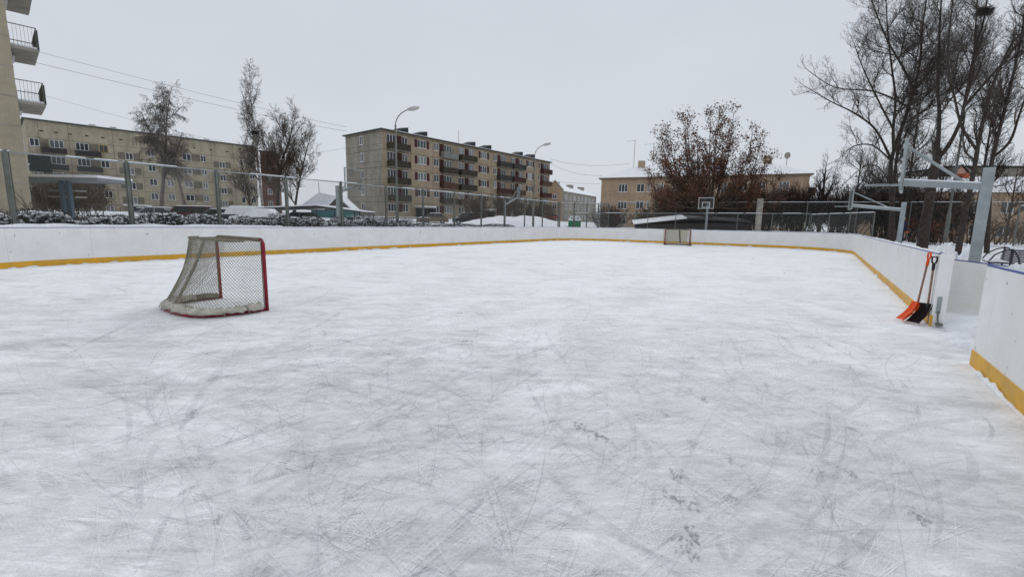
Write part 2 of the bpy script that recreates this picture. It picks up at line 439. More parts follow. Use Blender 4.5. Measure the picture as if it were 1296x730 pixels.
def skate_marks():
    rng = random.Random(5)
    def marks(name, count, col, alpha, wr, lr, zr, seed):
        rng = random.Random(seed)
        v = []; f = []
        for i in range(count):
            # denser near the camera
            y = rng.uniform(1.2, 5.5) if rng.random() < 0.6 else rng.uniform(3, 22)
            x = rng.uniform(-1.15, 1.1) * y
            n, s = NS(x, y)
            if not (RN0 + 0.6 < n < RN1 - 0.3 and s < RS1 - 1): continue
            L = rng.uniform(*lr); rad = rng.choice((-1, 1)) * rng.choice((1.5, 3, 4, 6, 9, 14)) * rng.uniform(0.7, 1.4)
            L = min(L, abs(rad) * 1.9)
            a = rng.choice((0.96, 0.96, 2.5, rng.uniform(0, 3.14))) + rng.gauss(0, 0.35); w = rng.uniform(*wr); z = rng.uniform(*zr); K = max(5, int(L / 0.12))
            px, py = x, y; ring = []
            ok = True
            for k in range(K + 1):
                t = k / K; ww = w * math.sin(math.pi * min(0.999, max(0.001, t))) ** 0.5
                nx, ny = -math.sin(a), math.cos(a)
                ring.append(((px + nx * ww, py + ny * ww, z), (px - nx * ww, py - ny * ww, z)))
                nn, s_ = NS(px, py)
                if not (RN0 + 0.2 < nn < RN1 - 0.15 and RS0 < s_ < RS1 - 0.5): ok = False
                px += math.cos(a) * L / K; py += math.sin(a) * L / K; a += L / K / rad
            if not ok: continue
            b = len(v)
            for q in ring: v += q
            for k in range(K): f.append((b + 2 * k, b + 2 * k + 1, b + 2 * k + 3, b + 2 * k + 2))
        m = bpy.data.materials.new(name + '_mat'); m.use_nodes = True; nt = m.node_tree; P = nt.nodes['Principled BSDF']
        P.inputs['Base Color'].default_value = (*col, 1); P.inputs['Roughness'].default_value = 0.8
        co = nt.nodes.new("ShaderNodeTexCoord"); nz = nt.nodes.new("ShaderNodeTexNoise"); nz.inputs['Scale'].default_value = 3.0; nz.inputs['Detail'].default_value = 5
        mr = nt.nodes.new("ShaderNodeMapRange"); mr.inputs['From Min'].default_value = 0.33; mr.inputs['From Max'].default_value = 0.68; mr.inputs['To Max'].default_value = alpha
        nt.links.new(co.outputs['Object'], nz.inputs['Vector']); nt.links.new(nz.outputs[0], mr.inputs[0]); nt.links.new(mr.outputs[0], P.inputs['Alpha'])
        me = bpy.data.meshes.new(name); me.from_pydata(v, [], f); me.materials.append(m)
        o = add_obj(name, me, ICE); o['kind'] = 'stuff'
    marks('white_skate_marks', 2600, (0.95, 0.96, 0.97), 0.55, (0.0012, 0.0038), (0.8, 6.5), (0.004, 0.0045), 11)
    marks('wide_scraped_marks', 300, (0.52, 0.54, 0.57), 0.26, (0.012, 0.04), (0.4, 2.2), (0.0024, 0.0030), 12)
    marks('snow_dust_marks', 380, (0.90, 0.91, 0.93), 0.45, (0.006, 0.03), (0.4, 3.0), (0.0032, 0.0036), 14)
    marks('grey_skate_marks', 900, (0.42, 0.44, 0.47), 0.6, (0.0008, 0.0028), (0.5, 4.5), (0.005, 0.0055), 13)
skate_marks()

def footprints():
    """crumbly dark boot and blade prints pressed into the snow dust"""
    spots = [(0.93, 2.06, .10), (1.01, 2.42, .09), (1.07, 2.70, .06), (0.86, 1.62, .09), (1.35, 3.15, .05), (1.53, 2.9, .05), (2.35, 3.3, .05), (2.0, 1.72, .07),
             (2.30, 2.3, .07), (2.25, 2.75, .05), (2.75, 3.4, .05), (1.32, 3.65, .05), (-1.9, 2.45, .05), (-2.6, 3.5, .06), (-1.55, 2.2, .04), (3.0, 4.3, .06), (2.6, 4.4, .05),
             (2.2, 5.3, .08), (0.5, 5.6, .08), (-0.6, 5.9, .10), (-0.3, 4.8, .07), (0.62, 3.3, .12), (-2.3, 4.6, .05), (-0.9, 7.8, .1), (1.3, 8.3, .1), (2.5, 6.8, .08), (3.6, 5.2, .06), (1.8, 4.0, .07)]
    rng = random.Random(3); v = []; f = []
    for (x, y, s) in spots:
        a = rng.uniform(0.9, 2.4) if y < 4.5 else rng.uniform(-0.3, 0.4)
        for k in range(46):
            u = rng.gauss(0, 0.75) * s; w = rng.gauss(0, 0.3) * s
            cx, cy = x + u * math.cos(a) - w * math.sin(a), y + u * math.sin(a) + w * math.cos(a)
            q = rng.uniform(0.02, 0.11) * s; an = a + rng.uniform(-0.7, 0.7); b = len(v); z = 0.006 + k * 2e-5
            for t, rr in ((0, 1.6), (1.1, .8), (2.3, .9), (3.3, 1.7), (4.2, .7), (5.2, .8)):
                v.append((cx + math.cos(an + t) * q * rr, cy + math.sin(an + t) * q * rr * .8, z))
            f.append(tuple(b + i for i in range(6)))
    me = bpy.data.meshes.new('footprints'); me.from_pydata(v, [], f); me.materials.append(mat('print_dark', (0.27, 0.285, 0.30), 0.7, col2=(0.46, 0.48, 0.50), vscale=30))
    o = add_obj('footprints', me, ICE); o['kind'] = 'stuff'
footprints()

# ------------------------------------------------------------------ rink boards
def resample(pts, step):
    out = [pts[0]]; acc = 0
    res = [pts[0]]; i = 0; cur = Vector(pts[0]); rest = step
    for a, b in zip(pts[:-1], pts[1:]):
        a = Vector(a); b = Vector(b); L = (b - a).length; t = 0
        while L - t >= rest:
            t += rest; res.append(tuple(a + (b - a) * (t / L))); rest = step
        rest -= (L - t)
    if (Vector(res[-1]) - Vector(pts[-1])).length > 0.2: res.append(pts[-1])
    return res

def boards(root, pts, snow_until=None, special=None, blue=True, seed=1):
    rng = random.Random(seed)
    HB = 1.2
    w = [Vector(W(*p)) for p in pts]
    nn = len(w)
    nor = []
    for i in range(nn):
        d = (w[min(i + 1, nn - 1)] - w[max(i - 1, 0)]).normalized(); nor.append(Vector((d.y, -d.x, 0)))   # outward
    def strip(i, j, o0, o1, z0, z1, ga=True, gb=True):
        """solid strip from point i to j between outward offsets"""
        a, b, na, nb = w[i], w[j], nor[i], nor[j]
        g = (b - a).normalized() * 0.0018; e = g if ga else g * 0; e2 = g if gb else g * 0
        return ([a + na * o0 + e + Vector((0, 0, z0)), b + nb * o0 - e2 + Vector((0, 0, z0)), b + nb * o1 - e2 + Vector((0, 0, z0)), a + na * o1 + e + Vector((0, 0, z0))],
                [a + na * o0 + e + Vector((0, 0, z1)), b + nb * o0 - e2 + Vector((0, 0, z1)), b + nb * o1 - e2 + Vector((0, 0, z1)), a + na * o1 + e + Vector((0, 0, z1))])
    per = 4   # path points are 0.5 m apart, panels about 2 m
    for k in range(0, nn - 1, per):
        e = min(k + per, nn - 1)
        sp = special is not None and special(pts[k])
        mb = MB(); kb = MB(); cb = MB()
        for i in range(k, e):
            g_ = (i == k, i == e - 1)
            lo, hi = strip(i, i + 1, 0.0, 0.035, 0.0, HB - 0.016, *g_)
            if i == k: pass
            mb.hexa(lo, hi)
            lo, hi = strip(i, i + 1, -0.010, 0.0 - 0.001, 0.0, 0.185, *g_); kb.hexa(lo, hi)
            lo, hi = strip(i, i + 1, -0.002, 0.037, HB - 0.015, HB, *g_); cb.hexa(lo, hi)
        p = mb.build('board_panel', PLY if sp else BOARD, root)
        kb.build('kick_strip', YEL, p)
        cb.build('cap_rail', BLUE, p)
        # post behind the seam
        q = MB(); a = w[k] + nor[k] * 0.036; d = (w[min(k + 1, nn - 1)] - w[k]).normalized()
        lo = [a - d * .03, a + d * .03, a + d * .03 + nor[k] * .06, a - d * .03 + nor[k] * .06]
        q.hexa(lo, [x + Vector((0, 0, 1.12)) for x in lo]); q.build('support_post', GALV, root)
    # snow lying on the cap rail and drifted along the foot
    ring = MB()
    def snowbar(i0, i1, hfun, o0, o1, z):
        sub = 6
        V = []; Fc = []
        first = True; cnt = 0
        for i in range(i0, i1):
            for t in range(sub):
                u = t / sub; c = w[i].lerp(w[i + 1], u); n_ = nor[i].lerp(nor[i + 1], u)
                h = hfun(c)
                V += [c + n_ * o0 + Vector((0, 0, z)), c + n_ * (o0 * .7 + o1 * .3) + Vector((0, 0, z + h)), c + n_ * (o0 * .3 + o1 * .7) + Vector((0, 0, z + h)), c + n_ * o1 + Vector((0, 0, z))]
                cnt += 1
        for q in range(cnt - 1):
            for j in range(3):
                Fc.append((q * 4 + j, q * 4 + j + 1, q * 4 + j + 5, q * 4 + j + 4))
        ring.add(V, Fc)
    def hf(c):
        base = 0.018 + 0.03 * max(0, noise.noise(c * 1.2) + 0.15)
        if snow_until: base += snow_until(c)
        return base
    if seed == 1:
        snowbar(0, nn - 1, hf, 0.0, 0.06, HB + 0.002)
    snowbar(0, nn - 1, lambda c: 0.004 + 0.085 * max(0.0, noise.noise(c * 1.7) + noise.noise(c * 5.0) * .6 + noise.noise(c * 13.0) * .4 - 0.02), -0.05, -0.006, 0.002)
    ring.build('snow_edging', SNOW, root, smooth=True)

rb = thing('rink_boards', 'long white hockey boards with yellow kick strip curving round the far end of the ice', 'rink boards')
def left_snow(c):
    n, s = NS(c.x, c.y)
    if n < -15 and s < 11: return 0.04 + 0.05 * max(0, 0.6 + noise.noise(Vector((c.x, c.y, 4)) * 1.5)) * (1 if s < 8 else (11 - s) / 3)
    return 0.0
boards(rb, resample(rink_outline(), 0.5), snow_until=left_snow, special=lambda p: p[1] > 39.3 and -10.3 < p[0] < -7.6 , seed=1)
rb2 = thing('rink_boards', 'near white board section with blue cap just right of the gateway', 'rink boards')
boards(rb2, resample([(RN1, -3.0), (RN1, 7.45)][::-1][::-1], 0.5), seed=2)

# end post of the long run, with the latch
gp = thing('gate_post', 'pale gate post with a steel latch plate behind the two shovels', 'gate post', W(RN1, 10.02), RZ)
MB().box(0, 0.14, -0.17, -0.0, 0, 1.185).build('post_body', BOARD, gp)
MB().box(-0.012, -0.002, -0.10, -0.045, 0.22, 0.50).build('latch_plate', GALV, gp)
MB().tube([(-0.02, -0.075, 0.26), (-0.04, -0.075, 0.12), (-0.07, -0.09, 0.06)], 0.012).box(-0.11, -0.01, -0.14, -0.06, 0.03, 0.07).build('latch_handle', GALVD, gp)
MB().box(-0.010, -0.002, -0.02, 0.02, 0, 0.185).build('kick_strip', YEL, gp)

# opened gate leaf standing behind the gateway, plastered with snow
gl = thing('gate_leaf', 'snow-plastered grey-white gate leaf leaning open behind the gateway', 'gate')
tl, tr = Vector((8.42, 8.65, 1.02)), Vector((8.36, 7.62, 0.99)); bl, br = Vector((8.10, 8.62, 0.02)), Vector((7.90, 7.45, 0.02))
nrm = (tr - tl).cross(bl - tl).normalized() * 0.05
mb = MB(); mb.hexa([bl, br, br + nrm, bl + nrm], [tl, tr, tr + nrm, tl + nrm]); mb.build('leaf_panel', SNOWYPANEL, gl)
mb = MB()
for k in (0.12, 0.88):
    a = bl.lerp(tl, k) + (br - bl) * 0.0; b = br.lerp(tr, k); mb.tube([a.lerp(b, .985) - nrm * .3, a.lerp(b, 1.01) - nrm * .3], 0.03)
mb.build('hinge', GALVD, gl)
mb = MB(); mb.hexa([tl + Vector((0, 0, .004)), tr + Vector((0, 0, .004)), tr + nrm + Vector((0, 0, .004)), tl + nrm + Vector((0, 0, .004))],
                   [tl + Vector((0, 0, .02)), tr + Vector((0, 0, .02)), tr + nrm + Vector((0, 0, .02)), tl + nrm + Vector((0, 0, .02))]); mb.build('edge_trim', BLUE, gl)

def mound(name, label, cat, cn, cs, rn, rs, h, seed, rough=0.25, z0=0.0, kind=None, mt=None):
    v = []; f = []; K = 40
    for i in range(K + 1):
        for j in range(K + 1):
            u = -1 + 2 * i / K; w_ = -1 + 2 * j / K; r = math.sqrt(u * u + w_ * w_)
            z = h * max(0.0, 1 - r * r) ** 0.8
            z *= 1 + rough * 2 * noise.noise(Vector((u * 3, w_ * 3, seed))) + rough * noise.noise(Vector((u * 9, w_ * 9, seed)))
            v.append(W(cn + u * rn, cs + w_ * rs, z0 + z - (0.05 if r > 0.97 else 0)))
    for i in range(K):
        for j in range(K):
            a = i * (K + 1) + j; f.append((a, a + K + 1, a + K + 2, a + 1))
    me = bpy.data.meshes.new(name); me.from_pydata(v, [], f); me.materials.append(mt or SNOW); me.polygons.foreach_set('use_smooth', [True] * len(f))
    o = add_obj(name, me)
    if kind: o['kind'] = kind
    else: tag(o, label, cat)
    return o
mound('snow_pile', 'low trampled snow pile filling the gateway between the board ends', 'snow pile', 2.5, 8.95, .95, 1.1, 0.15, 2, 1.1)
mound('snow_pile', 'rounded snow heap outside the boards behind the orange shovel grip', 'snow pile', 3.2, 12.0, 1.0, 1.6, 0.85, 5, 0.35)
mound('snow_pile', 'snow heap banked against the foot of the grey basketball post', 'snow pile', 3.6, 14.6, 1.3, 1.6, 0.62, 8, 0.4)
mound('snow_pile', 'small snow heap in front of the big dark tree trunks', 'snow pile', 3.2, 18.5, 0.9, 2.4, 0.9, 9, 0.4)
mound('snow_bank', 'broad smooth snow bank beyond the left fence beside the green bin', 'snow bank', -28.5, 42.5, 6.0, 9.0, 1.35, 4, 0.12, z0=0.85)

# ------------------------------------------------------------------ hockey goals
def make_goal():
    root = thing('hockey_goal', 'near hockey goal seen from behind, red posts and sagging off-white skirt', 'hockey goal', (-4.27, 7.72, 0), math.atan2(0.593, -0.805), group='hockey goals on the ice')
    Wd, H = 1.9, 1.22
    def post(u):
        mb = MB(); mb.tube([(u, 0, 0.0), (u, 0, H - .05), (u + (.05 if u == 0 else -.05), 0, H)], 0.03, 10); return mb
    for u in (0, Wd): post(u).build('goal_post', RED, root, smooth=True)
    MB().tube([(0.05, 0, H), (Wd - .05, 0, H)], 0.03, 10).build('crossbar', RED, root, smooth=True)
    base = [(0, 0), (0, .55), (.08, .85), (.32, 1.05), (.7, 1.12), (1.2, 1.12), (1.58, 1.05), (1.82, .85), (Wd, .55), (Wd, 0)]
    top = [(0, 0), (0, .3), (.04, .44), (.18, .52), (.6, .54), (1.3, .54), (1.72, .52), (1.86, .44), (Wd, .3), (Wd, 0)]
    MB().tube([(a, b, .03) for a, b in base], .028, 8).build('base_frame', RED, root, smooth=True)
    MB().tube([(a, b, H) for a, b in top[1:-1]], .022, 8).build('top_frame', NETD, root, smooth=True)
    def interp(pl, t):
        # arc-length parameter
        ds = [math.dist(a, b) for a, b in zip(pl[:-1], pl[1:])]; T = sum(ds) * t
        for a, b, d in zip(pl[:-1], pl[1:], ds):
            if T <= d + 1e-9: k = T / d; return (a[0] + (b[0] - a[0]) * k, a[1] + (b[1] - a[1]) * k)
            T -= d
        return pl[-1]
    def S(t, b):
        x0, y0 = interp(top, t); x1, y1 = interp(base, t)
        k = b + 0.35 * b * (1 - b) * -1.0      # nets sag inward
        return (x0 + (x1 - x0) * k, y0 + (y1 - y0) * k, H * (1 - b) + .05 * b)
    segs = []; LT = 3.6; cell = 0.056; nk = int(LT / cell); nz = int(H / cell)
    for k in range(-nz, nk + nz):
        for sgn in (1, -1):
            prev = None
            for j in range(nz + 1):
                kk = k + sgn * j * 1.0
                t = (k + (j if sgn > 0 else -j)) / nk
                if 0 <= t <= 1:
                    p = S(t, j / nz)
                    if prev: segs.append((*prev, *p, .0034, .0034))
                    prev = p
                else: prev = None
    add_obj('side_net', segmesh('side_net', segs, NET, 3), root)
    segs = []
    def T(a, b): # a across 0..1, b depth
        d = interp(top, 0.5)[1]
        x = a * Wd
        edge = .54 if .15 < x < Wd - .15 else .54 - .2 * (1 - min(x, Wd - x) / .15)
        return (x, b * edge, H - .025 * math.sin(math.pi * a) * math.sin(math.pi * b))
    na = int(Wd / cell); nb = 11
    for k in range(-nb, na + nb):
        for sgn in (1, -1):
            prev = None
            for j in range(nb + 1):
                a = (k + sgn * j) / na
                if 0 <= a <= 1:
                    p = T(a, j / nb)
                    if prev: segs.append((*prev, *p, .004, .004))
                    prev = p
                else: prev = None
    add_obj('top_net', segmesh('top_net', segs, NET, 3), root)
    # laced net edges, centre stay, folded net on the floor
    for q_ in (.02, Wd - .02): MB().tube([(q_, .03, H - .04), (q_, .035, .06)], .007, 6).build('net_lacing', NETD, root)
    MB().tube([(.09, -.004, H + .006), (Wd - .09, -.004, H + .006)], .036, 8).build('crossbar_lacing', NETD, root)
    q = MB()
    for i in range(8):
        a, b = i / 8, (i + 1) / 8
        f_ = lambda k: (.54 + .57 * k - .16 * k * (1 - k), H * (1 - k) + .05 * k)
        (ya, za), (yb, zb_) = f_(a), f_(b)
        q.add([(.89, ya - .004, za), (1.01, ya - .004, za), (1.01, yb - .004, zb_), (.89, yb - .004, zb_), (.89, ya + .004, za), (1.01, ya + .004, za), (1.01, yb + .004, zb_), (.89, yb + .004, zb_)], [(0, 1, 2, 3), (7, 6, 5, 4)])
    q.build('net_seam', NETD, root)
    rng = random.Random(2)
    mb = MB()
    # skirt of stuffed canvas lying along the back of the base
    pl = [S_ for S_ in [interp([(-.0, .12), (-.02, .5), (.04, .83), (.3, 1.0), (.7, 1.05), (1.2, 1.05), (1.54, .98), (1.77, .80), (1.84, .5)], i / 60) for i in range(61)]]
    V = []; Fc = []; K = 12
    for i, (a, b) in enumerate(pl):
        tw = 1 + .12 * math.sin(i * 1.05) + rng.uniform(-.32, .32)
        d = Vector(pl[min(i + 1, 60)]) - Vector(pl[max(i - 1, 0)]); d.normalize(); nx, ny = d.y * -1, d.x
        for k in range(K):
            an = 2 * math.pi * k / K; rr = (0.060 + .028 * rng.random()) * tw
            o = math.cos(an) * rr * 1.35; z = max(.045, .088 + math.sin(an) * rr * .8)
            V.append((a + nx * o, b + ny * o, z))
    for i in range(60):
        for k in range(K): Fc.append((i * K + k, i * K + (k + 1) % K, (i + 1) * K + (k + 1) % K, (i + 1) * K + k))
    mb.add(V, Fc); o = mb.build('canvas_skirt', PAD, root, smooth=True)
    sb = MB()
    for i in range(5, 58, 7):
        a, b = pl[i]; d = Vector(pl[i + 1]) - Vector(pl[i - 1]); d.normalize(); nx, ny = -d.y, d.x
        sb.tube([(a + nx * -.13, b + ny * -.13, .03), (a + nx * -.10, b + ny * -.10, .10), (a, b, .15), (a + nx * .10, b + ny * .10, .10), (a + nx * .13, b + ny * .13, .03)], .008, 5)
    sb.build('tie_cord', NETD, o)
    MB().tube([(Wd - .03, .06, .07), (Wd + .0, .3, .08), (Wd - .06, .6, .07)], [.05, .06, .045], 8).build('folded_net', NETD, root, smooth=True)
    return root
g1 = make_goal()
def dup(root, loc, rz, label=None, group=None, scale=None):
    c = root.copy(); COL.objects.link(c); c.location = loc; c.rotation_euler = (0, 0, rz)
    if scale: c.scale = scale if hasattr(scale, '__len__') else (scale,) * 3
    if label: c['label'] = label
    if group: c['group'] = group
    for ch in list(root.children):
        k = ch.copy(); COL.objects.link(k); k.parent = c
        for g in list(ch.children):
            q = g.copy(); COL.objects.link(q); q.parent = k
    return c
gx, gy = W(-9.4 - .95, 36.4)[:2]
g2 = dup(g1, (gx, gy, 0), math.atan2(-0.565, 0.825), 'far hockey goal facing the camera in front of the far boards')

# ------------------------------------------------------------------ shovels
def shovel(name, label, foot, top, colr, gripmat, yaw, seed):
    root = thing(name, label, 'shovel', foot, 0)
    t = Vector(top) - Vector(foot); up = t.normalized()
    side = Vector((math.cos(yaw), math.sin(yaw), 0)); side = (side - up * side.dot(up)).normalized(); nn = up.cross(side)
    hs = 0.24
    MB().tube([up * hs, up * (t.length - .16)], .015, 8).build('shaft', WOOD, root, smooth=True)
    mb = MB(); a = up * (t.length - .22)
    mb.tube([a, a + up * .10], .022, 8)
    mb.tube([a + up * .09, a + up * .14 + side * .05, a + up * .22 + side * .055, a + up * .22 - side * .055, a + up * .14 - side * .05, a + up * .09], .014, 6)
    mb.build('grip', gripmat, root, smooth=True)
    # scoop: curved plate with raised sides
    V = []; Fc = []; A, B = 8, 8; wd = .15
    for th in (0, .006):
        for i in range(A + 1):
            for j in range(B + 1):
                u = -1 + 2 * i / A; h = j / B
                w = wd * (0.78 + .22 * (1 - h))
                q = side * u * w + up * (h * .34) + nn * ((.16 * (1 - h) ** 1.7) + .05 * abs(u) ** 3 - .01 + th)
                V.append(q)
    n1 = (A + 1) * (B + 1)
    for i in range(A):
        for j in range(B):
            a0 = i * (B + 1) + j; Fc.append((a0, a0 + B + 1, a0 + B + 2, a0 + 1)); Fc.append((n1 + a0, n1 + a0 + 1, n1 + a0 + B + 2, n1 + a0 + B + 1))
    mb = MB(); mb.add(V, Fc)
    mb.tube([up * .20, up * .34], .026, 8)
    for q in (-.09, 0, .09): mb.tube([side * q + up * .03 + nn * .145, side * q + up * .16 + nn * .045, side * q + up * .30 + nn * -.005], .006, 5)
    mb.build('scoop', colr, root, smooth=True)
    return root
shovel('snow_shovel', 'orange plastic snow shovel leaning on the gate post, left of the black one', (6.93, 7.62, .02), (7.04, 7.62, 1.20), ORANGE, ORANGE, R(66), 1)
shovel('snow_shovel', 'black plastic snow shovel leaning on the gate post, right of the orange one', (7.0, 7.47, .02), (7.04, 7.52, 1.14), BLACKP, BLACKP, R(82), 2)

# ------------------------------------------------------------------ fences
def chain_fence(label, P0, P1, z0, z1, spacing, post_w=0.07, frame=True, meshstep=0.075, g0=None, g1=None, wire=0.0022, snow=True, postm=None, double=None, rail2=None):
    P0 = Vector((P0[0], P0[1], 0)); P1 = Vector((P1[0], P1[1], 0)); L = (P1 - P0).length; d = (P1 - P0).normalized()
    root = thing('chain_link_fence', label, 'fence', P0, math.atan2(d.y, d.x))
    n = max(1, round(L / spacing)); sp = L / n
    zt = z1 if not isinstance(z1, tuple) else None
    top = lambda x: (z1[0] + (z1[1] - z1[0]) * x / L) if isinstance(z1, tuple) else z1
    for i in range(n + 1):
        x = i * sp; MB().box(x - post_w / 2, x + post_w / 2, -post_w / 2, post_w / 2, z0, top(x) + .03).build('post', postm or GALVD, root)
    rails = MB(); fr = MB()
    for i in range(n):
        a, b = i * sp + post_w / 2 + .03, (i + 1) * sp - post_w / 2 - .03
        za, zb = top(a) - .03, top(b) - .03
        rails.tube([(a - .03, -.0, za), (b + .03, 0, zb)], .022, 6)
        if frame:
            fr.tube([(a, 0, z0 + .2), (a, 0, za)], .018, 6); fr.tube([(b, 0, z0 + .2), (b, 0, zb)], .018, 6)
        fr.tube([(a, 0, z0 + .25), (b, 0, z0 + .25)], .016, 6)
    rails.build('top_rail', GALV, root); fr.build('panel_frame', GALVD, root)
    H = max(top(0), top(L)) - z0 - .05
    segs = []
    for k in range(int(-H / meshstep), int(L / meshstep)):
        for sg in (0, 1):
            x0 = k * meshstep; x1 = x0 + H
            za, zb = (z0 + .05, z0 + .05 + H)
            # clip to 0..L
            t0 = max(0, (0 - x0) / H); t1 = min(1, (L - x0) / H)
            if t1 <= t0: continue
            pa, pb = x0 + H * t0, x0 + H * t1; ha, hb = za + H * t0, za + H * t1
            if sg: ha, hb = zb - H * t0, zb - H * t1
            segs.append((pa, 0.004 * (1 - 2 * sg), ha, pb, 0.004 * (1 - 2 * sg), hb, wire, wire))
    add_obj('wire_mesh', segmesh('wire_mesh', segs, WIREM, 3), root)
    if snow:
        mb = MB(); x = 0
        rng = random.Random(int(L * 10))
        while x < L - .6:
            l = rng.uniform(.5, 2.2); e = min(x + l, L)
            if rng.random() < .8: mb.add([(x, -.02, top(x) - .008), (e, -.02, top(e) - .008), (e, .02, top(e) - .008), (x, .02, top(x) - .008), (x + .05, 0, top(x) + .022), (e - .05, 0, top(e) + .022)],
                                        [(0, 1, 5, 4), (1, 2, 5), (2, 3, 4, 5), (3, 0, 4), (0, 3, 2, 1)])
            x = e + rng.uniform(0, .25)
        q_ = mb.build('snow_on_rail', SNOW, root); q_['kind'] = 'stuff'
    return root
fa, fb = W(-21.3, -3.0), W(-21.3, 51.5)
chain_fence('tall chain-link fence with thick steel posts running along the left side boards', fa, W(-21.3, 38.8), 0.3, 3.55, 2.95, 0.085, True, 0.075)
chain_fence('far left stretch of tall chain-link fence past the rink corner by the green bin', W(-21.3, 39.1), W(-21.3, 51.2), 0.8, (3.55, 3.9), 3.0, 0.10, True, 0.09, wire=.0018)
chain_fence('low chain-link fence with thin posts standing right behind the far boards', W(-20.6, 40.9), W(-1.0, 40.9), 0.6, 2.62, 2.45, 0.05, False, 0.08, wire=.0018)
chain_fence('low chain-link fence with thin posts cutting across the far right rink corner', W(-0.9, 40.8), W(2.4, 35.0), 0.2, 2.55, 2.2, 0.05, False, 0.08, wire=.0018)
chain_fence('tall snow-capped chain-link fence in front of the shrubs and tree trunks on the far side', (10.1, 53.0), (44.5, 39.5), 0.4, (4.05, 4.05), 4.1, 0.07, False, 0.10, wire=.0022)
chain_fence('thin wire fence on leaning posts at the far right in front of the tan house', (28.6, 25.9), (40.5, 22.0), 0.05, 3.0, 3.2, 0.06, False, 0.09, wire=.0022)

def rail_fence():
    root = thing('rail_fence', 'low dark two-rail fence along the grey gable of the apartment block', 'fence', (-21.3, 58.5, 0), math.atan2(-.3, 9.5))
    for i in range(8): MB().box(i * 1.5 - .04, i * 1.5 + .04, -.04, .04, 0.8, 1.95).build('post', DARK, root)
    for z in (1.45, 1.85): MB().box(-.1, 10.7, -.05, -.042, z - .05, z + .05).build('rail', DARK, root)
    MB().box(-.1, 10.7, -.05, .03, 1.955, 2.0).build('snow_on_rail', SNOW, root)
rail_fence()

# ------------------------------------------------------------------ basketball stands
def hoop_stand(label, foot, yaw, h, armlen, pw, board, grp='basketball stands round the rink', arm_up=0.0, bw=1.2, bh=0.95, z0=0.0, aw=None, brace=True, board_drop=0.08):
    """post at foot; arm leaves along local +x; backboard plane is local y-z"""
    root = thing('basketball_stand', label, 'basketball stand', (foot[0], foot[1], z0), yaw, group=grp)
    MB().box(-pw / 2, pw / 2, -pw / 2, pw / 2, 0, h).build('post', GALV, root)
    aw = aw or pw * .62
    MB().hexa([(pw / 2, -aw / 2, h - .42), (armlen, -aw / 2, h - .32 + arm_up), (armlen, aw / 2, h - .32 + arm_up), (pw / 2, aw / 2, h - .42)],
              [(pw / 2, -aw / 2, h - .42 + aw), (armlen, -aw / 2, h - .32 + arm_up + aw), (armlen, aw / 2, h - .32 + arm_up + aw), (pw / 2, aw / 2, h - .42 + aw)]).build('arm', GALV, root)
    MB().hexa([(pw / 2, -aw / 2, h - .42 + aw + .002), (armlen, -aw / 2, h - .32 + arm_up + aw + .002), (armlen, aw / 2, h - .32 + arm_up + aw + .002), (pw / 2, aw / 2, h - .42 + aw + .002)],
              [(pw / 2, -aw / 3, h - .42 + aw + .03), (armlen, -aw / 3, h - .32 + arm_up + aw + .03), (armlen, aw / 3, h - .32 + arm_up + aw + .03), (pw / 2, aw / 3, h - .42 + aw + .03)]).build('snow_on_arm', SNOW, root)
    zb = h - .34 + arm_up - board_drop
    if brace:
        MB().tube([(armlen * .22, 0, h - .3), (armlen, 0, zb + bh * .92)], .03, 6).build('brace', GALV, root)
    if board == 'mesh':
        fr = MB()
        for y in (-bw / 2, bw / 2): fr.box(armlen, armlen + .05, y - .025, y + .025, zb, zb + bh)
        for z in (zb, zb + bh): fr.box(armlen + .002, armlen + .048, -bw / 2, bw / 2, z - .025, z + .025)
        f = fr.build('backboard', GALV, root)
        segs = []
        for k in range(int(bw / .05)): segs.append((armlen + .02, -bw / 2 + k * .05, zb, armlen + .02, -bw / 2 + k * .05, zb + bh, .004, .004))
        for k in range(int(bh / .05)): segs.append((armlen + .026, -bw / 2, zb + k * .05, armlen + .026, bw / 2, zb + k * .05, .004, .004))
        add_obj('board_grid', segmesh('board_grid', segs, GALVD, 3), f)
    elif board == 'grey':
        f = MB().box(armlen, armlen + .04, -bw / 2, bw / 2, zb, zb + bh).build('backboard', mat('backboard_grey', (0.16, 0.2, 0.21), .6, var=.3), root)
    else:
        f = add_obj('backboard', segmesh('backboard', [(armlen + .01, -bw / 2 + k * .05, zb, armlen + .01, -bw / 2 + k * .05, zb + bh, .006, .006) for k in range(int(bw / .05) + 1)] + [(armlen + .02, -bw / 2, zb + k * .05, armlen + .02, bw / 2, zb + k * .05, .006, .006) for k in range(int(bh / .05) + 1)], GALVD, 3), root)
        fr = MB()
        for y in (-bw / 2 + .03, bw / 2 - .03): fr.box(armlen + .03, armlen + .045, y - .022, y + .022, zb, zb + bh)
        for z in (zb + .03, zb + bh - .03): fr.box(armlen + .031, armlen + .046, -bw / 2, bw / 2, z - .022, z + .022)
        for y in (-.3, .3): fr.box(armlen + .03, armlen + .045, y - .03, y + .03, zb + .12, zb + .55)
        for z in (zb + .12, zb + .55): fr.box(armlen + .031, armlen + .046, -.3, .3, z - .03, z + .03)
        fr.build('painted_lines', mat('line_white', (.6, .62, .62), .6), f)
    rim = MB(); c = armlen + .05 + .15 + .225
    pts = [(c + .225 * math.cos(a), .225 * math.sin(a), zb + .13) for a in [2 * math.pi * k / 20 for k in range(21)]]
    rim.tube(pts, .012, 6, cap=False); rim.box(armlen + .05, armlen + .21, -.04, .04, zb + .10, zb + .145)
    rim.build('rim', GALV, root)
    return root
hoop_stand('thick galvanised basketball stand nearest the gateway, backboard seen edge-on', (9.27, 9.05), math.atan2(.66, -.75), 2.80, 1.25, .165, 'mesh', arm_up=.02, bh=.98, aw=.12)
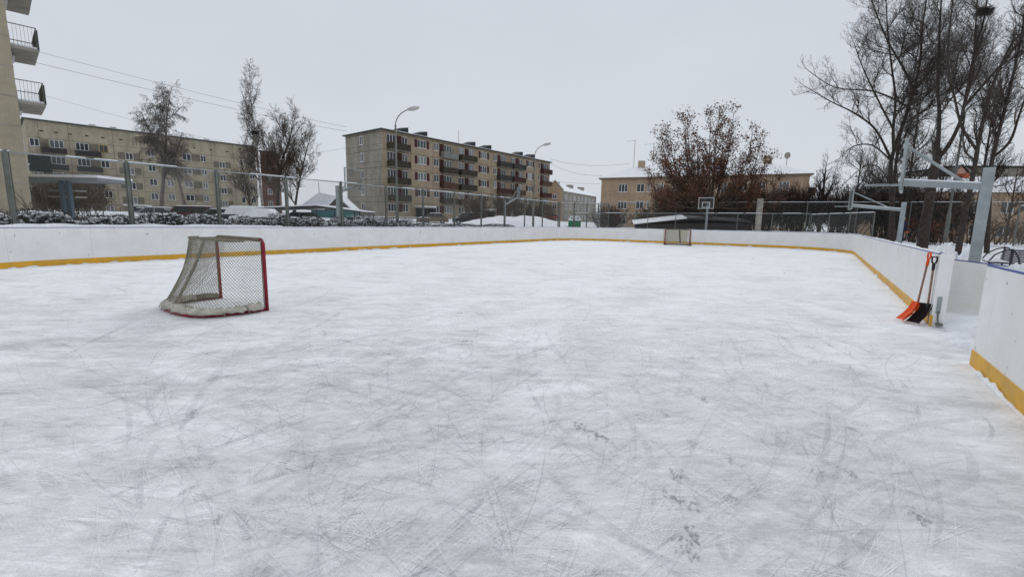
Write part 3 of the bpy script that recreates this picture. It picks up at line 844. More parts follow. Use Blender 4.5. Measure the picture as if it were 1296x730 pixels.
hoop_stand('slimmer basketball stand further along the right side boards beside the thin fence posts', (18.3, 21.5), math.atan2(.50, -.86), 2.82, 2.0, .17, 'mesh', arm_up=.10, bh=.9, aw=.12)
hoop_stand('basketball stand with a white-lined backboard behind the far boards under the leafy tree', (17.35, 40.9), math.atan2(-.825, -.565), 2.95, .7, .16, 'lined', bw=1.3, bh=.98, z0=0.55, brace=False, arm_up=-.05)
hoop_stand('basketball stand with a solid grey backboard beyond the left fence near the brown shrubs', (-.75, 40.2), math.atan2(-.25, .97), 3.2, 1.2, .16, 'grey', bw=1.05, bh=1.0, z0=0.25, brace=True, arm_up=.55)
hoop_stand('basketball stand with an open mesh backboard beyond the left fence beside the snowy hedge', (-10.4, 27.2), math.atan2(-.30, .95), 3.1, 1.1, .20, 'mesh', bw=1.6, bh=1.2, z0=0.45, arm_up=.15)

# ------------------------------------------------------------------ street lamps
def lamp(label, x, y, z0, h, yaw, double=False, s=1.0):
    root = thing('street_lamp', label, 'street lamp', (x, y, z0), yaw, group='street lamps')
    MB().tube([(0, 0, 0), (0, 0, h * .28), (0, 0, h * .29), (0, 0, h - .9)], [.11, .10, .065, .055], 10).build('pole', GALVD, root, smooth=True)
    for sg in ((1, -1) if double else (1,)):
        pts = []
        R0 = 1.15
        for k in range(9):
            a = math.pi / 2 * k / 8 * .82; pts.append((sg * R0 * (1 - math.cos(a)), 0, h - .95 + R0 * math.sin(a) * .85))
        a_ = MB().tube(pts, .032, 8).build('arm', GALVD, root, smooth=True)
        hx, hz = pts[-1][0], pts[-1][2]
        V = []; Fc = []; K, J = 12, 10
        for i in range(J + 1):
            t = i / J; xx = sg * t * .78; r = .035 + .15 * math.sin(math.pi * min(1, t * .95 + .05)) ** .6
            for k in range(K):
                an = 2 * math.pi * k / K; V.append((hx + xx, math.cos(an) * r, hz + .03 + math.sin(an) * r * (.62 if math.sin(an) > 0 else .75) + t * .10))
        for i in range(J):
            for k in range(K): Fc.append((i * K + k, i * K + (k + 1) % K, (i + 1) * K + (k + 1) % K, (i + 1) * K + k))
        Fc.append(tuple(range(K))); Fc.append(tuple(J * K + k for k in range(K)))
        mb = MB(); mb.add(V, Fc); mb.build('lamp_head', mat('lamp_glass', (.50, .50, .46), .4, var=.2, vscale=9), root, smooth=True)
        MB().add([(v[0], v[1] * .8, v[2] + .028) for v in V if True], [f for f in Fc if all((k % K) <= K // 2 for k in f)]).build('snow_cap', SNOW, root, smooth=True)
    return root
lamp('street lamp with a curved arm in front of the grey corner of the central block', -7.55, 29.7, 0.3, 8.15, R(-10))
lamp('street lamp with a curved arm near the far end of the central apartment block', 1.95, 44.3, 0.7, 8.1, R(-25))
lamp('double-armed street lamp among the big bare trees on the right', 26.4, 27.7, 0.0, 9.1, R(-12), True)

# ------------------------------------------------------------------ buildings
WCACHE = {}
def window(parent, x, z, w, h, n=2, side='front', L=0, y=0.1, style='white', label=None):
    key = (round(w, 2), round(h, 2), n, style)
    if key not in WCACHE:
        fm = {'white': WHITE, 'tan': mat('frame_tan', (.40, .26, .08), .6)}[style]
        f = MB(); t = .07
        f.box(0, w, -.03, .03, 0, t); f.box(0, w, -.03, .03, h - t, h); f.box(0, t, -.031, .031, t, h - t); f.box(w - t, w, -.031, .031, t, h - t)
        for k in range(1, n): f.box(w * k / n - t * .55, w * k / n + t * .55, -.032, .032, t, h - t)
        f.box(-.04, w + .04, -.14, -.035, -.05, -.01)
        WCACHE[key] = (f.mesh('window', fm), MB().add([(t, .02, t), (w - t, .02, t), (w - t, .02, h - t), (t, .02, h - t)], [(0, 1, 2, 3)]).mesh('pane', GLASS))
    fm, pm = WCACHE[key]
    if side == 'front': o = add_obj('window', fm, parent, (x, y, z), 0)
    elif side == 'left': o = add_obj('window', fm, parent, (y, x + w, z), -math.pi / 2)
    else: o = add_obj('window', fm, parent, (L - y, x, z), math.pi / 2)
    add_obj('pane', pm, o)
    return o

def wall_side(mb, side, L, u0, u1, w0, w1, openings, mi=0, depth=.18, mr=None):
    us = sorted(set([u0, u1] + [o[0] for o in openings] + [o[1] for o in openings])); ws = sorted(set([w0, w1] + [o[2] for o in openings] + [o[3] for o in openings]))
    def P(u, w, d):
        return {'front': (u, d, w), 'left': (d, u, w), 'right': (L - d, u, w)}[side]
    for a, b in zip(us[:-1], us[1:]):
        if b - a < 1e-6: continue
        # merge vertically where closed
        z = None
        for c, e in zip(ws[:-1], ws[1:]):
            inside = any(o[0] - 1e-6 < (a + b) / 2 < o[1] + 1e-6 and o[2] - 1e-6 < (c + e) / 2 < o[3] + 1e-6 for o in openings)
            if inside:
                if z is not None: mb.add([P(a, z, 0), P(b, z, 0), P(b, c, 0), P(a, c, 0)], [(0, 1, 2, 3)], mi); z = None
            elif z is None: z = c
        if z is not None: mb.add([P(a, z, 0), P(b, z, 0), P(b, w1, 0), P(a, w1, 0)], [(0, 1, 2, 3)], mi)
    for (a, b, c, e) in openings:
        q = mr if mr is not None else mi
        mb.add([P(a, c, 0), P(b, c, 0), P(b, e, 0), P(a, e, 0), P(a, c, depth), P(b, c, depth), P(b, e, depth), P(a, e, depth)],
               [(0, 1, 5, 4), (1, 2, 6, 5), (2, 3, 7, 6), (3, 0, 4, 7)], q)

def balcony(parent, x0, x1, z0, pm, dep=1.0, hb=1.05, side='front', L=0, open_=False):
    w = x1 - x0
    loc, rz = {'front': ((x0, 0, z0), 0), 'right': ((L, x0, z0), math.pi / 2)}[side]
    o = MB().box(0, w, -dep, -.003, -.15, 0).build('balcony', CONC, parent, loc, rz)
    r = MB()
    if open_:
        for k in range(int(w / .14) + 1): r.box(k * .14, k * .14 + .012, -dep + .01, -dep + .022, 0, hb)
        for k in range(int(dep / .14)): r.box(.0, .012, -dep + .04 + k * .14, -dep + .052 + k * .14, 0, hb); r.box(w - .012, w, -dep + .04 + k * .14, -dep + .052 + k * .14, 0, hb)
        r.box(0, w, -dep, -dep + .04, hb + .001, hb + .04); r.box(w - .04, w, -dep + .041, 0, hb + .001, hb + .04); r.box(0, .04, -dep + .041, 0, hb + .001, hb + .04)
    else:
        r.box(-.02, w + .02, -dep - .05, -dep - .005, -.10, hb); r.box(-.02, .03, -dep - .004, -.004, -.10, hb); r.box(w - .03, w + .02, -dep - .004, -.004, -.10, hb)
    r.build('railing', pm, o)
    return o

def roof_slab(parent, L, Dp, z, ov=.35, th=.22, snow=True, edge=None):
    MB().box(-ov, L + ov, -ov, Dp + ov, z, z + th).build('roof', edge or EAVE, parent)
    if snow: MB().box(-ov + .06, L + ov - .06, -ov + .06, Dp + ov - .06, z + th + .002, z + th + .10).build('roof_snow', SNOW, parent)

MF = block_mat('brick_facade_m', (0.40, 0.315, 0.22), (0.345, 0.27, 0.19), (0.33, 0.28, 0.21), 1.0, .5, .15, .22)
MG = block_mat('brick_gable_m', (0.36, 0.325, 0.265), (0.27, 0.245, 0.205), (0.30, 0.28, 0.24), 1.0, .5, .15, .3)
LF = block_mat('panel_facade_l', (0.415, 0.37, 0.275), (0.385, 0.34, 0.255), (0.36, 0.31, 0.22), 1.0, 3.0, 1.4, .32)
RF = block_mat('brick_facade_r', (0.45, 0.33, 0.23), (0.385, 0.28, 0.195), (0.38, 0.30, 0.22), 1.0, .5, .15, .2)
AF = block_mat('panel_wall_a', (0.42, 0.365, 0.27), (0.39, 0.335, 0.25), (0.37, 0.32, 0.235), 1.0, .35, .12, .16)
RB = block_mat('red_brick', (0.15, 0.075, 0.055), (0.11, 0.055, 0.045), (0.2, 0.15, 0.12), 1.0, .5, .15, .2)

def building_m():
    L, Dp, Z0, Z1 = 49.0, 11.0, 1.2, 16.3
    b = thing('apartment_block', 'grey and tan five-storey apartment block with dark balconies in the centre', 'building', (-21.9, 77.16, 0), math.atan2(.777, .629))
    rows = [14.45, 11.62, 8.78, 5.92, 3.05]       # sill heights
    WH = 1.36
    op = []; wins = []; pans = []; bal = []
    cols = [  # windows (u0,u1,n), infill panels, balcony
        ([(.95, 2.75, 3), (4.05, 5.25, 2)], [(2.85, 3.95)], (.95, 5.15), 0),
        ([(7.4, 9.45, 3)], [(6.75, 7.35), (9.5, 10.1)], None, 0),
        ([(11.25, 12.45, 2), (13.75, 15.8, 3)], [(12.55, 13.65)], (12.9, 16.6), 1),
        ([(17.55, 19.1, 2), (20.4, 21.8, 2)], [(19.25, 20.3)], (17.5, 21.9), 2),
        ([(23.8, 25.8, 3)], [(23.2, 23.75), (25.85, 26.4)], None, 0),
        ([(27.85, 29.0, 2), (30.1, 32.0, 3)], [(29.1, 30.0)], (29.0, 33.1), 3),
        ([(33.8, 35.2, 2), (36.6, 38.0, 2)], [(35.3, 36.5)], (33.75, 38.1), 3),
        ([(39.9, 41.8, 3)], [(39.3, 39.85), (41.85, 42.4)], None, 0),
        ([(44.2, 44.95, 1), (46.1, 48.3, 3)], [(45.05, 46.0)], (45.0, 48.8), 4)]
    rng = random.Random(4)
    for r, z in enumerate(rows):
        for ci, (ws, ps, bl, _) in enumerate(cols):
            if r == 4 and ci in (1, 4, 7):
                continue
            for (a, c, n) in ws: op.append((a, c, z, z + WH)); wins.append((a, z, c - a, WH, n))
            for (a, c) in ps: pans.append((a, c, z - (.9 if bl and r < 4 else .0), z + WH))
            if bl and r < 4: bal.append((bl, z - 1.02, (ci, r)))
    for u in (7.1, 23.6, 39.7): op.append((u, u + 2.4, Z0, Z0 + 2.6))
    mb = MB()
    wall_side(mb, 'front', L, 0, L, Z0 - 1, Z1, op, 0, mr=0)
    gop = [(5.5, 6.5, z - .05, z + 1.4) for z in rows]
    wall_side(mb, 'left', L, 0, Dp, Z0 - 1, Z1, gop, 1, mr=1)
    wall_side(mb, 'right', L, 0, Dp, Z0 - 1, Z1, [], 1)
    mb.add([(0, Dp, Z0 - 1), (L, Dp, Z0 - 1), (L, Dp, Z1), (0, Dp, Z1)], [(3, 2, 1, 0)], 1)
    mb.box(.2, L - .2, .25, Dp - .2, Z0 - 1, Z1 - .1, 3)     # dark core behind the openings
    for z in rows:   # horizontal joints between the storeys
        mb.box(0.01, L, -.006, -.001, z + WH + .18, z + WH + .24, 2); mb.box(-.006, -.001, 0, Dp, z + WH + .18, z + WH + .26, 2)
        mb.box(-.006, -.001, 0, Dp, z - .38, z - .33, 2)
    for u in (5.9, 10.9, 17.0, 22.7, 27.2, 33.45, 38.7, 43.4): mb.box(u, u + .05, -.005, -.001, Z0, Z1, 2)
    mb.build('wall', [MF, MG, JOINT, DARK], b)
    for (x, z, w, h, n) in wins: window(b, x, z, w, h, n)
    for (a, c, z, e) in gop: window(b, a, z, 1.0, 1.45, 2, 'left', y=.03)
    for (a, c, z0, z1) in pans: MB().box(a, c, -.02, -.003, z0, z1).build('infill_panel', DARKRED, b)
    pal = {(0, 0): 0, (2, 0): 4, (3, 2): 0}
    for (bl, z, key) in bal:
        ci, r = key
        m = BALC[pal.get(key, rng.choice([0, 0, 1, 3]) if ci < 5 else rng.choice([1, 2, 2, 3]))]
        balcony(b, bl[0], bl[1], z, m, .95, 1.0)
    roof_slab(b, L, Dp, Z1, .4, .16)
    for u in (4.6, 9.0, 22.0, 27.0, 38.2, 42.8):
        MB().hexa([(u, 2.2, Z1 + .25), (u + 2.6, 2.2, Z1 + .25), (u + 2.6, 4.4, Z1 + .25), (u, 4.4, Z1 + .25)],
                  [(u, 2.2, Z1 + .9), (u + 2.6, 2.2, Z1 + 1.75), (u + 2.6, 4.4, Z1 + 1.95), (u, 4.4, Z1 + 1.1)]).build('roof_vent', ROOFD, b)
    MB().tube([(20.5, 3, Z1 + .2), (20.5, 3, Z1 + 3.4)], .04, 5).build('antenna', GALVD, b)
    for u in (7.1, 23.6, 39.7):
        p = MB().box(u - .5, u + 2.9, -2.0, -.005, Z0 + 2.62, Z0 + 2.8).build('entrance_canopy', CONC, b)
        MB().box(u - .5, u + 2.9, -2.0, -.01, Z0 + 2.802, Z0 + 2.98).build('canopy_snow', SNOW, p)
        MB().box(u - .3, u - .1, -1.8, -.1, Z0 - .2, Z0 + 2.6).box(u + 2.5, u + 2.7, -1.8, -.1, Z0 - .2, Z0 + 2.6).build('porch_wall', ROOFD, p)
        MB().box(u + .5, u + 1.9, .10, .14, Z0, Z0 + 2.2).build('entrance_door', DARKRED, b)
building_m()

def building_l():
    L, Dp, Z0, Z1 = 36.0, 11.0, 1.2, 17.5
    b = thing('apartment_block', 'long yellowish five-storey panel block with brown balconies behind the birches on the left', 'building', (-83.05, 79.37, 0), math.atan2(.7532, .6577))
    rows = [13.2, 10.42, 7.65, 4.88, 2.1]; WH = 1.3
    op = []; wins = []; pan = []; bal = []
    for r, z in enumerate(rows):
        def w_(a, c, n, zz=0): op.append((a, c, z + zz, z + zz + WH)); wins.append((a, z + zz, c - a, WH, n))
        w_(.3, 1.45, 2); pan.append((1.5, 2.6, z, z + WH, 0)); w_(2.7, 4.5, 3)
        w_(6.0, 7.75, 3); pan.append((7.8, 9.1, z, z + WH, 0)); w_(9.2, 10.4, 2)
        w_(16.2, 17.4, 2); w_(19.0, 20.2, 2); w_(22.0, 23.5, 2); pan.append((23.55, 25.1, z, z + WH, 0)); w_(25.2, 26.2, 2)
        w_(32.6, 33.4, 1); w_(34.6, 35.6, 2)
        if r < 4:
            bal.append((1.6, 4.7, z - .95, 3)); bal.append((5.9, 9.25, z - .95, 3))
            for u in (12.85, 28.6):
                w_(u, u + 1.15, 2, -.95)
                pan.append((u - 1.1, u - .05, z - .95, z - .95 + WH, 0)); pan.append((u + 1.2, u + 2.2, z - .95, z - .95 + WH, 0))
    for u in (12.4, 28.2): op.append((u, u + 2.8, Z0 - .1, Z0 + 2.1))
    mb = MB()
    vents = [(u, u + .5, 15.75, 15.95) for u in (1.6, 3.4, 5.2, 7.4, 9.6, 12.2, 15, 18, 21, 24, 27, 30, 33)]
    wall_side(mb, 'front', L, 0, L, Z0 - 1, Z1, op + vents, 0)
    wall_side(mb, 'left', L, 0, Dp, Z0 - 1, Z1, [], 0); wall_side(mb, 'right', L, 0, Dp, Z0 - 1, Z1, [], 0)
    mb.add([(0, Dp, Z0 - 1), (L, Dp, Z0 - 1), (L, Dp, Z1), (0, Dp, Z1)], [(3, 2, 1, 0)], 0)
    mb.box(.2, L - .2, .25, Dp - .2, Z0 - 1, Z1 - .1, 2)
    for z in rows:
        mb.box(.01, L, -.006, -.001, z + WH + .12, z + WH + .18, 1)
        mb.box(.01, L, -.006, -.001, z - .12, z - .08, 1)
    for u in (1.48, 5.2, 11.2, 15.3, 18.2, 21.2, 27.2, 31.4, 34.0): mb.box(u, u + .05, -.005, -.001, Z0, Z1, 1)
    mb.build('wall', [LF, JOINT, DARK], b)
    for i, (x, z, w, h, n) in enumerate(wins): window(b, x, z, w, h, n, style='tan' if (abs(x - 9.2) < .01 and z == 13.2) else 'white')
    for (a, c, z0, z1, k) in pan: MB().box(a, c, -.02, -.003, z0, z1).build('infill_panel', INFILLG, b)
    for (a, c, z, k) in bal: balcony(b, a, c, z, BALC[k], .9, .85)
    o = MB().box(-.2, 2.5, -1.3, -.01, 8.9, 11.5).build('balcony_enclosure', mat('enclosure_dark', (.022, .028, .026), .7, var=.3), b)
    roof_slab(b, L, Dp, Z1, .3, .2)
    for u in (8.5, 11.5, 20.5, 27.0): MB().box(u, u + .9, 3, 4, Z1 + .2, Z1 + .95).build('roof_vent', CONC, b)
    for u in (12.4, 28.2):
        p = MB().box(u - .8, u + 3.4, -1.8, -.005, Z0 + 2.12, Z0 + 2.32).build('entrance_canopy', CONC, b)
        MB().box(u - .8, u + 3.4, -1.8, -.01, Z0 + 2.322, Z0 + 2.52).build('canopy_snow', SNOW, p)
        MB().box(u + 1.5, u + 2.6, .10, .14, Z0, Z0 + 2.0).build('entrance_door', DARKRED, b)
building_l()

rbk = thing('brick_building', 'dark red brick end wall standing behind the bare trees right of the yellow block', 'building', (-58.9, 107.6, 0), math.atan2(.35, .94))
MB().box(0, 3.0, 0, 9, .5, 16.8).build('wall', RB, rbk)
MB().box(-.2, 3.2, -.2, 9.2, 16.8, 17.0).build('roof', ROOFD, rbk)
for z in (4.2, 7.1, 10, 12.9):
    window(rbk, 1.2, z, .9, 1.3, 2, y=-.035)

def building_a():
    """the tower at the left edge: its long wall faces us, balconies hang off the far end"""
    b = thing('apartment_block', 'yellow-brick apartment tower at the left edge with open railed balconies', 'building', (-26.35, 25.0, 0), math.atan2(.7532, .6577))
    # local x runs back along the wall to the visible corner at x=0; the wall occupies x from -14 to 0
    mb = MB(); Hh = 16.0
    mb.add([(-14, 0, 0), (0, 0, 0), (0, 0, Hh), (-14, 0, Hh), (-14, 10, 0), (0, 10, 0), (0, 10, Hh), (-14, 10, Hh)],
           [(0, 1, 2, 3), (1, 5, 6, 2), (5, 4, 7, 6), (4, 0, 3, 7)], 0)
    z = 1.7
    while z < 15.5: mb.box(-14, .012, -.014, -.001, z, z + .05, 1); z += 1.5
    mb.build('wall', [AF, CONC], b)
    MB().box(-14.3, .3, -.3, 10.3, Hh, Hh + .25).build('roof', EAVE, b)
    for i, z in enumerate((7.6, 10.4, 13.15)):
        o = balcony(b, .25, 3.6, z, GALVD, 1.05, 1.05, side='right', L=0, open_=True)
        MB().box(.02, 3.33, -1.09, -1.055, -.02, 1.0).build('front_screen', mat('screen_dark', (.03, .045, .04), .7), o)
        MB().box(.05, 3.3, -1.0, -.02, .003, .10).build('balcony_snow', SNOW, o)
    for z in (4.3, 7.1, 9.95, 12.75):
        window(b, 1.2, z + .1, 1.5, 1.3, 2, side='right', L=0, y=-.035)
    # doorway side at ground level
    MB().box(.005, .06, .8, 2.4, .9, 3.2).build('entrance_door', mat('door_green', (.03, .07, .06), .7), b)
building_a()
cp = thing('entrance_canopy', 'snow-covered canopy on blue-grey columns in front of the yellow tower', 'canopy', (-31.5, 28.2, 0), 0)
MB().box(-1.0, 6.0, 0, 2.6, 3.68, 3.86).build('canopy_roof', mat('canopy_under', (.22, .24, .25), .8), cp)
MB().box(-1.0, 6.0, 0, 2.6, 3.862, 4.02).build('roof_snow', SNOW, cp)
for x in (-.6, 3.25, 3.7): MB().box(x, x + .2, .3, .5, .5, 3.68).build('column', mat('column_blue', (.09, .13, .17), .6), cp)
for z in (3.1, 2.7): MB().box(1.2, 3.0, 1.6, 2.4, z, z + .1).build('shelf', CONC, cp)

def building_r():
    L, Dp, Z1 = 30.1, 11.0, 9.0
    b = thing('apartment_house', 'three-storey pinkish brick house with a snowy hipped roof behind the leafy tree', 'building', (14.88, 78.25, 0), math.atan2(-.387, .922))
    rows = [6.85, 4.1, 1.45]; WH = 1.3; op = []; wins = []
    cols = [(2.9, 4.4, 3), (5.85, 7.1, 2), (7.55, 8.05, 1), (9.0, 10.1, 2), (11.4, 12.9, 3), (14.8, 16.1, 2), (18.0, 19.4, 3), (21.0, 22.2, 2), (23.6, 24.6, 2), (26.3, 27.7, 3)]
    for z in rows:
        for (a, c, n) in cols: op.append((a, c, z, z + WH)); wins.append((a, z, c - a, WH, n))
    mb = MB(); wall_side(mb, 'front', L, 0, L, -1, Z1, op, 0)
    wall_side(mb, 'left', L, 0, Dp, -1, Z1, [], 0); wall_side(mb, 'right', L, 0, Dp, -1, Z1, [], 0)
    mb.add([(0, Dp, -1), (L, Dp, -1), (L, Dp, Z1), (0, Dp, Z1)], [(3, 2, 1, 0)], 0)
    mb.box(.2, L - .2, .25, Dp - .2, -1, Z1 - .1, 1)
    mb.build('wall', [RF, DARK], b)
    for (x, z, w, h, n) in wins: window(b, x, z, w, h, n)
    MB().box(-.4, L + .4, -.4, Dp + .4, Z1, Z1 + .2).build('eave', mat('eave_tan', (.2, .15, .11), .8), b)
    z = Z1 + .202; zr = z + 2.3
    MB().add([(-.4, -.4, z), (L + .4, -.4, z), (L + .4, Dp + .4, z), (-.4, Dp + .4, z), (4.2, Dp / 2, zr), (L - 4.2, Dp / 2, zr)],
             [(0, 1, 5, 4), (1, 2, 5), (2, 3, 4, 5), (3, 0, 4), (0, 3, 2, 1)]).build('roof', SNOW, b)
    for u in (5.2, 9.2, 17.5, 24.5): MB().box(u, u + 1.1, Dp / 2 - .5, Dp / 2 + .5, zr - .5, zr + .95).box(u + .02, u + 1.08, Dp / 2 - .48, Dp / 2 + .48, zr + .95, zr + 1.05, 1).build('chimney', [RF, SNOW], b)
    for u, h in ((4.4, 4.6), (7.6, 3.9), (22.5, 3.6)):
        MB().tube([(u, Dp / 2, zr - .2), (u, Dp / 2, zr + h)], .04, 5).tube([(u - 1.6, Dp / 2, zr + h - .15), (u + .2, Dp / 2, zr + h - .1)], .02, 4).build('antenna', GALVD, b)
    MB().tube([(27.6, Dp / 2 - 1, zr - .6), (27.6, Dp / 2 - 1, zr + .6)], .05, 5).add([(27.6 + .42 * math.cos(a), Dp / 2 - 1.1 - .05 * math.sin(a), zr + .9 + .5 * math.sin(a)) for a in [2 * math.pi * k / 14 for k in range(14)]], [tuple(range(14))]).build('satellite_dish', CONC, b)
    for z in (3.6, 6.35): balcony(b, 1.5, 4.5, z, BALC[1], 1.1, 1.0, side='right', L=L)
building_r()

def building_q():
    b = thing('gabled_house', 'pale tan gabled house with a long grey wing between the two apartment buildings', 'building', (8.5, 119, 0), math.atan2(.02, 1))
    mb = MB(); mb.add([(0, 0, 0), (4.3, 0, 0), (4.3, 0, 10.1), (2.15, 0, 12.3), (0, 0, 10.1), (0, 9, 0), (4.3, 9, 0), (4.3, 9, 10.1), (2.15, 9, 12.3), (0, 9, 10.1)],
                      [(0, 1, 2, 3, 4), (9, 8, 7, 6, 5), (1, 6, 7, 2), (5, 0, 4, 9)])
    mb.build('wall', RF, b)
    MB().hexa([(4.5, -.3, 9.95), (4.5, 9.3, 9.95), (2.15, 9.3, 12.4), (2.15, -.3, 12.4)], [(4.5, -.3, 10.15), (4.5, 9.3, 10.15), (2.15, 9.3, 12.6), (2.15, -.3, 12.6)]) \
        .hexa([(2.14, -.3, 12.4), (2.14, 9.3, 12.4), (-.2, 9.3, 9.95), (-.2, -.3, 9.95)], [(2.14, -.3, 12.6), (2.14, 9.3, 12.6), (-.2, 9.3, 10.15), (-.2, -.3, 10.15)]).build('roof', SNOW, b)
    for z in (2.4, 5.1, 7.7): window(b, 1.6, z, 1.1, 1.2, 2, y=-.035)
    # wing running away to the right
    ang = math.atan2(24, 14.0); wl = thing
    w = MB(); Lw = 27
    dx, dy = math.cos(ang), math.sin(ang)
    def P(u, v, z): return (4.31 + u * dx - v * dy, 1 + u * dy + v * dx, z)
    w.hexa([P(0, 0, 0), P(Lw, 0, 0), P(Lw, 8, 0), P(0, 8, 0)], [P(0, 0, 9.8), P(Lw, 0, 9.8), P(Lw, 8, 9.8), P(0, 8, 9.8)])
    w.build('wing_wall', MG, b)
    MB().add([P(-.2, -.4, 9.82), P(Lw, -.4, 9.82), P(Lw, 8.4, 9.82), P(-.2, 8.4, 9.82), P(-.2, 4, 12.0), P(Lw, 4, 12.0)],
             [(0, 1, 5, 4), (1, 2, 5), (2, 3, 4, 5), (3, 0, 4), (0, 3, 2, 1)]).build('wing_roof', SNOW, b)
    for u in (3, 13, 22): MB().hexa([P(u, 3, 11.3), P(u + 2, 3, 11.3), P(u + 2, 4.5, 11.3), P(u, 4.5, 11.3)], [P(u, 3, 12.5), P(u + 2, 3, 12.5), P(u + 2, 4.5, 12.5), P(u, 4.5, 12.5)]).build('chimney', CONC, b)
    for u in range(2, 26, 3):
        for z in (2.6, 5.2, 7.8):
            o = window(b, 0, z, 1.2, 1.2, 2); o.location = P(u, -.035, z); o.rotation_euler = (0, 0, ang)
building_q()

def building_s():
    b = thing('brick_house', 'long two-storey tan house with a snowy roof behind the big trees on the right', 'building', (47.5, 56, 0), math.atan2(-.14, 1))
    L, Dp, Z1 = 34, 10, 6.0; rows = [3.6, .75]; op = []; wins = []
    for k in range(11):
        u = 1.6 + k * 3.0
        for z in rows: op.append((u, u + 1.4, z, z + 1.4)); wins.append((u, z, 1.4, 1.4, 2))
    mb = MB(); wall_side(mb, 'front', L, 0, L, -.5, Z1, op, 0); wall_side(mb, 'left', L, 0, Dp, -.5, Z1, [], 0); wall_side(mb, 'right', L, 0, Dp, -.5, Z1, [], 0)
    mb.box(.2, L - .2, .25, Dp - .2, -.5, Z1 - .1, 1); mb.build('wall', [RF, DARK], b)
    for (x, z, w, h, n) in wins: window(b, x, z, w, h, n)
    MB().add([(-.4, -.5, Z1), (L + .4, -.5, Z1), (L + .4, Dp + .5, Z1), (-.4, Dp + .5, Z1), (-.4, Dp / 2, Z1 + 2.3), (L + .4, Dp / 2, Z1 + 2.3)],
             [(0, 1, 5, 4), (1, 2, 5), (2, 3, 4, 5), (3, 0, 4), (0, 3, 2, 1)]).build('roof', SNOW, b)
    for u in (9.2, 22): MB().box(u, u + .8, Dp / 2 - .6, Dp / 2 + .4, Z1 + 1.2, Z1 + 2.7).build('chimney', mat('chimney_red', (.42, .12, .06), .9, var=.3), b)
building_s()
b = thing('flat_roofed_block', 'taller flat-roofed tan block rising behind the snowy-roofed house at the far right', 'building', (71.5, 76, 0), math.atan2(-.1, 1))
op = [(1.5 + 3 * k, 3.1 + 3 * k, 8.6, 10.2) for k in range(10)]
mb = MB(); wall_side(mb, 'front', 32, 0, 32, -.5, 11.6, op, 0); wall_side(mb, 'left', 32, 0, 11, -.5, 11.6, [], 0); mb.box(.2, 31.8, .25, 10.9, 0, 11.5, 1); mb.build('wall', [MG, DARK], b)
for o_ in op: window(b, o_[0], o_[2], 1.6, 1.6, 2)
MB().box(-.4, 32.4, -.4, 11.4, 11.6, 11.85).build('roof', ROOFD, b)
b = thing('gabled_house', 'narrow pinkish gabled house seen between the bare trunks on the right', 'building', (66.0, 70, 0), R(-8))
MB().add([(0, 0, 0), (2.6, 0, 0), (2.6, 0, 9.6), (1.3, 0, 11.0), (0, 0, 9.6), (0, 7, 0), (2.6, 7, 0), (2.6, 7, 9.6), (1.3, 7, 11.0), (0, 7, 9.6)], [(0, 1, 2, 3, 4), (9, 8, 7, 6, 5), (1, 6, 7, 2), (5, 0, 4, 9)]).build('wall', mat('pink_plaster', (.5, .3, .24), .9, var=.2), b)
MB().hexa([(2.9, -.2, 9.4), (2.9, 7.2, 9.4), (1.3, 7.2, 11.1), (1.3, -.2, 11.1)], [(2.9, -.2, 9.55), (2.9, 7.2, 9.55), (1.3, 7.2, 11.25), (1.3, -.2, 11.25)]).hexa([(1.29, -.2, 11.1), (1.29, 7.2, 11.1), (-.3, 7.2, 9.4), (-.3, -.2, 9.4)], [(1.29, -.2, 11.25), (1.29, 7.2, 11.25), (-.3, 7.2, 9.55), (-.3, -.2, 9.55)]).build('roof', ROOFD, b)

# carport, small house, sheds
c = thing('carport', 'long snow-roofed carport with thin dark posts behind the snowy hedge', 'carport', (-22.6, 39.5, 0), R(3))
mb = MB(); mb.hexa([(0, 0, 2.32), (5.4, 0, 2.62), (5.4, 5, 2.62), (0, 5, 2.32)], [(0, 0, 2.40), (5.4, 0, 2.74), (5.4, 5, 2.74), (0, 5, 2.40)])
mb.hexa([(5.401, 0, 2.62), (9.3, 0, 2.20), (9.3, 5, 2.20), (5.401, 5, 2.62)], [(5.401, 0, 2.74), (9.3, 0, 2.30), (9.3, 5, 2.30), (5.401, 5, 2.74)]); mb.build('carport_roof', DARK, c)
mb = MB(); mb.hexa([(0, .05, 2.402), (5.4, .05, 2.742), (5.4, 5, 2.742), (0, 5, 2.402)], [(0.05, .1, 2.50), (5.4, .1, 2.86), (5.4, 5, 2.86), (.05, 5, 2.50)])
mb.hexa([(5.401, .05, 2.742), (9.3, .05, 2.302), (9.3, 5, 2.302), (5.401, 5, 2.742)], [(5.401, .1, 2.86), (9.25, .1, 2.36), (9.25, 5, 2.36), (5.401, 5, 2.86)]); mb.build('roof_snow', SNOW, c)
for x in (.2, 3.4, 5.4, 7.3, 9.1):
    for y in (.1, 4.8): MB().box(x - .04, x + .04, y, y + .08, .7, 2.3).build('post', DARK, c)
h = thing('small_house', 'little house with a snowy gable roof and teal wall behind the carport', 'house', (-25.7, 58, 0), R(10)); h.scale = (.68, 1, 1)
MB().box(0, 7.2, 0, 6, .6, 2.7).build('wall', mat('teal_boards', (.06, .17, .17), .7, var=.3), h)
MB().add([(2.6, 0, 2.72), (7.2, 0, 2.72), (4.9, 0, 4.35), (2.6, 6, 2.72), (7.2, 6, 2.72), (4.9, 6, 4.35)], [(0, 1, 2), (5, 4, 3), (1, 4, 5, 2), (3, 0, 2, 5), (0, 3, 4, 1)]).build('gable_wall', mat('gable_dark', (.09, .075, .07), .8, var=.3), h)
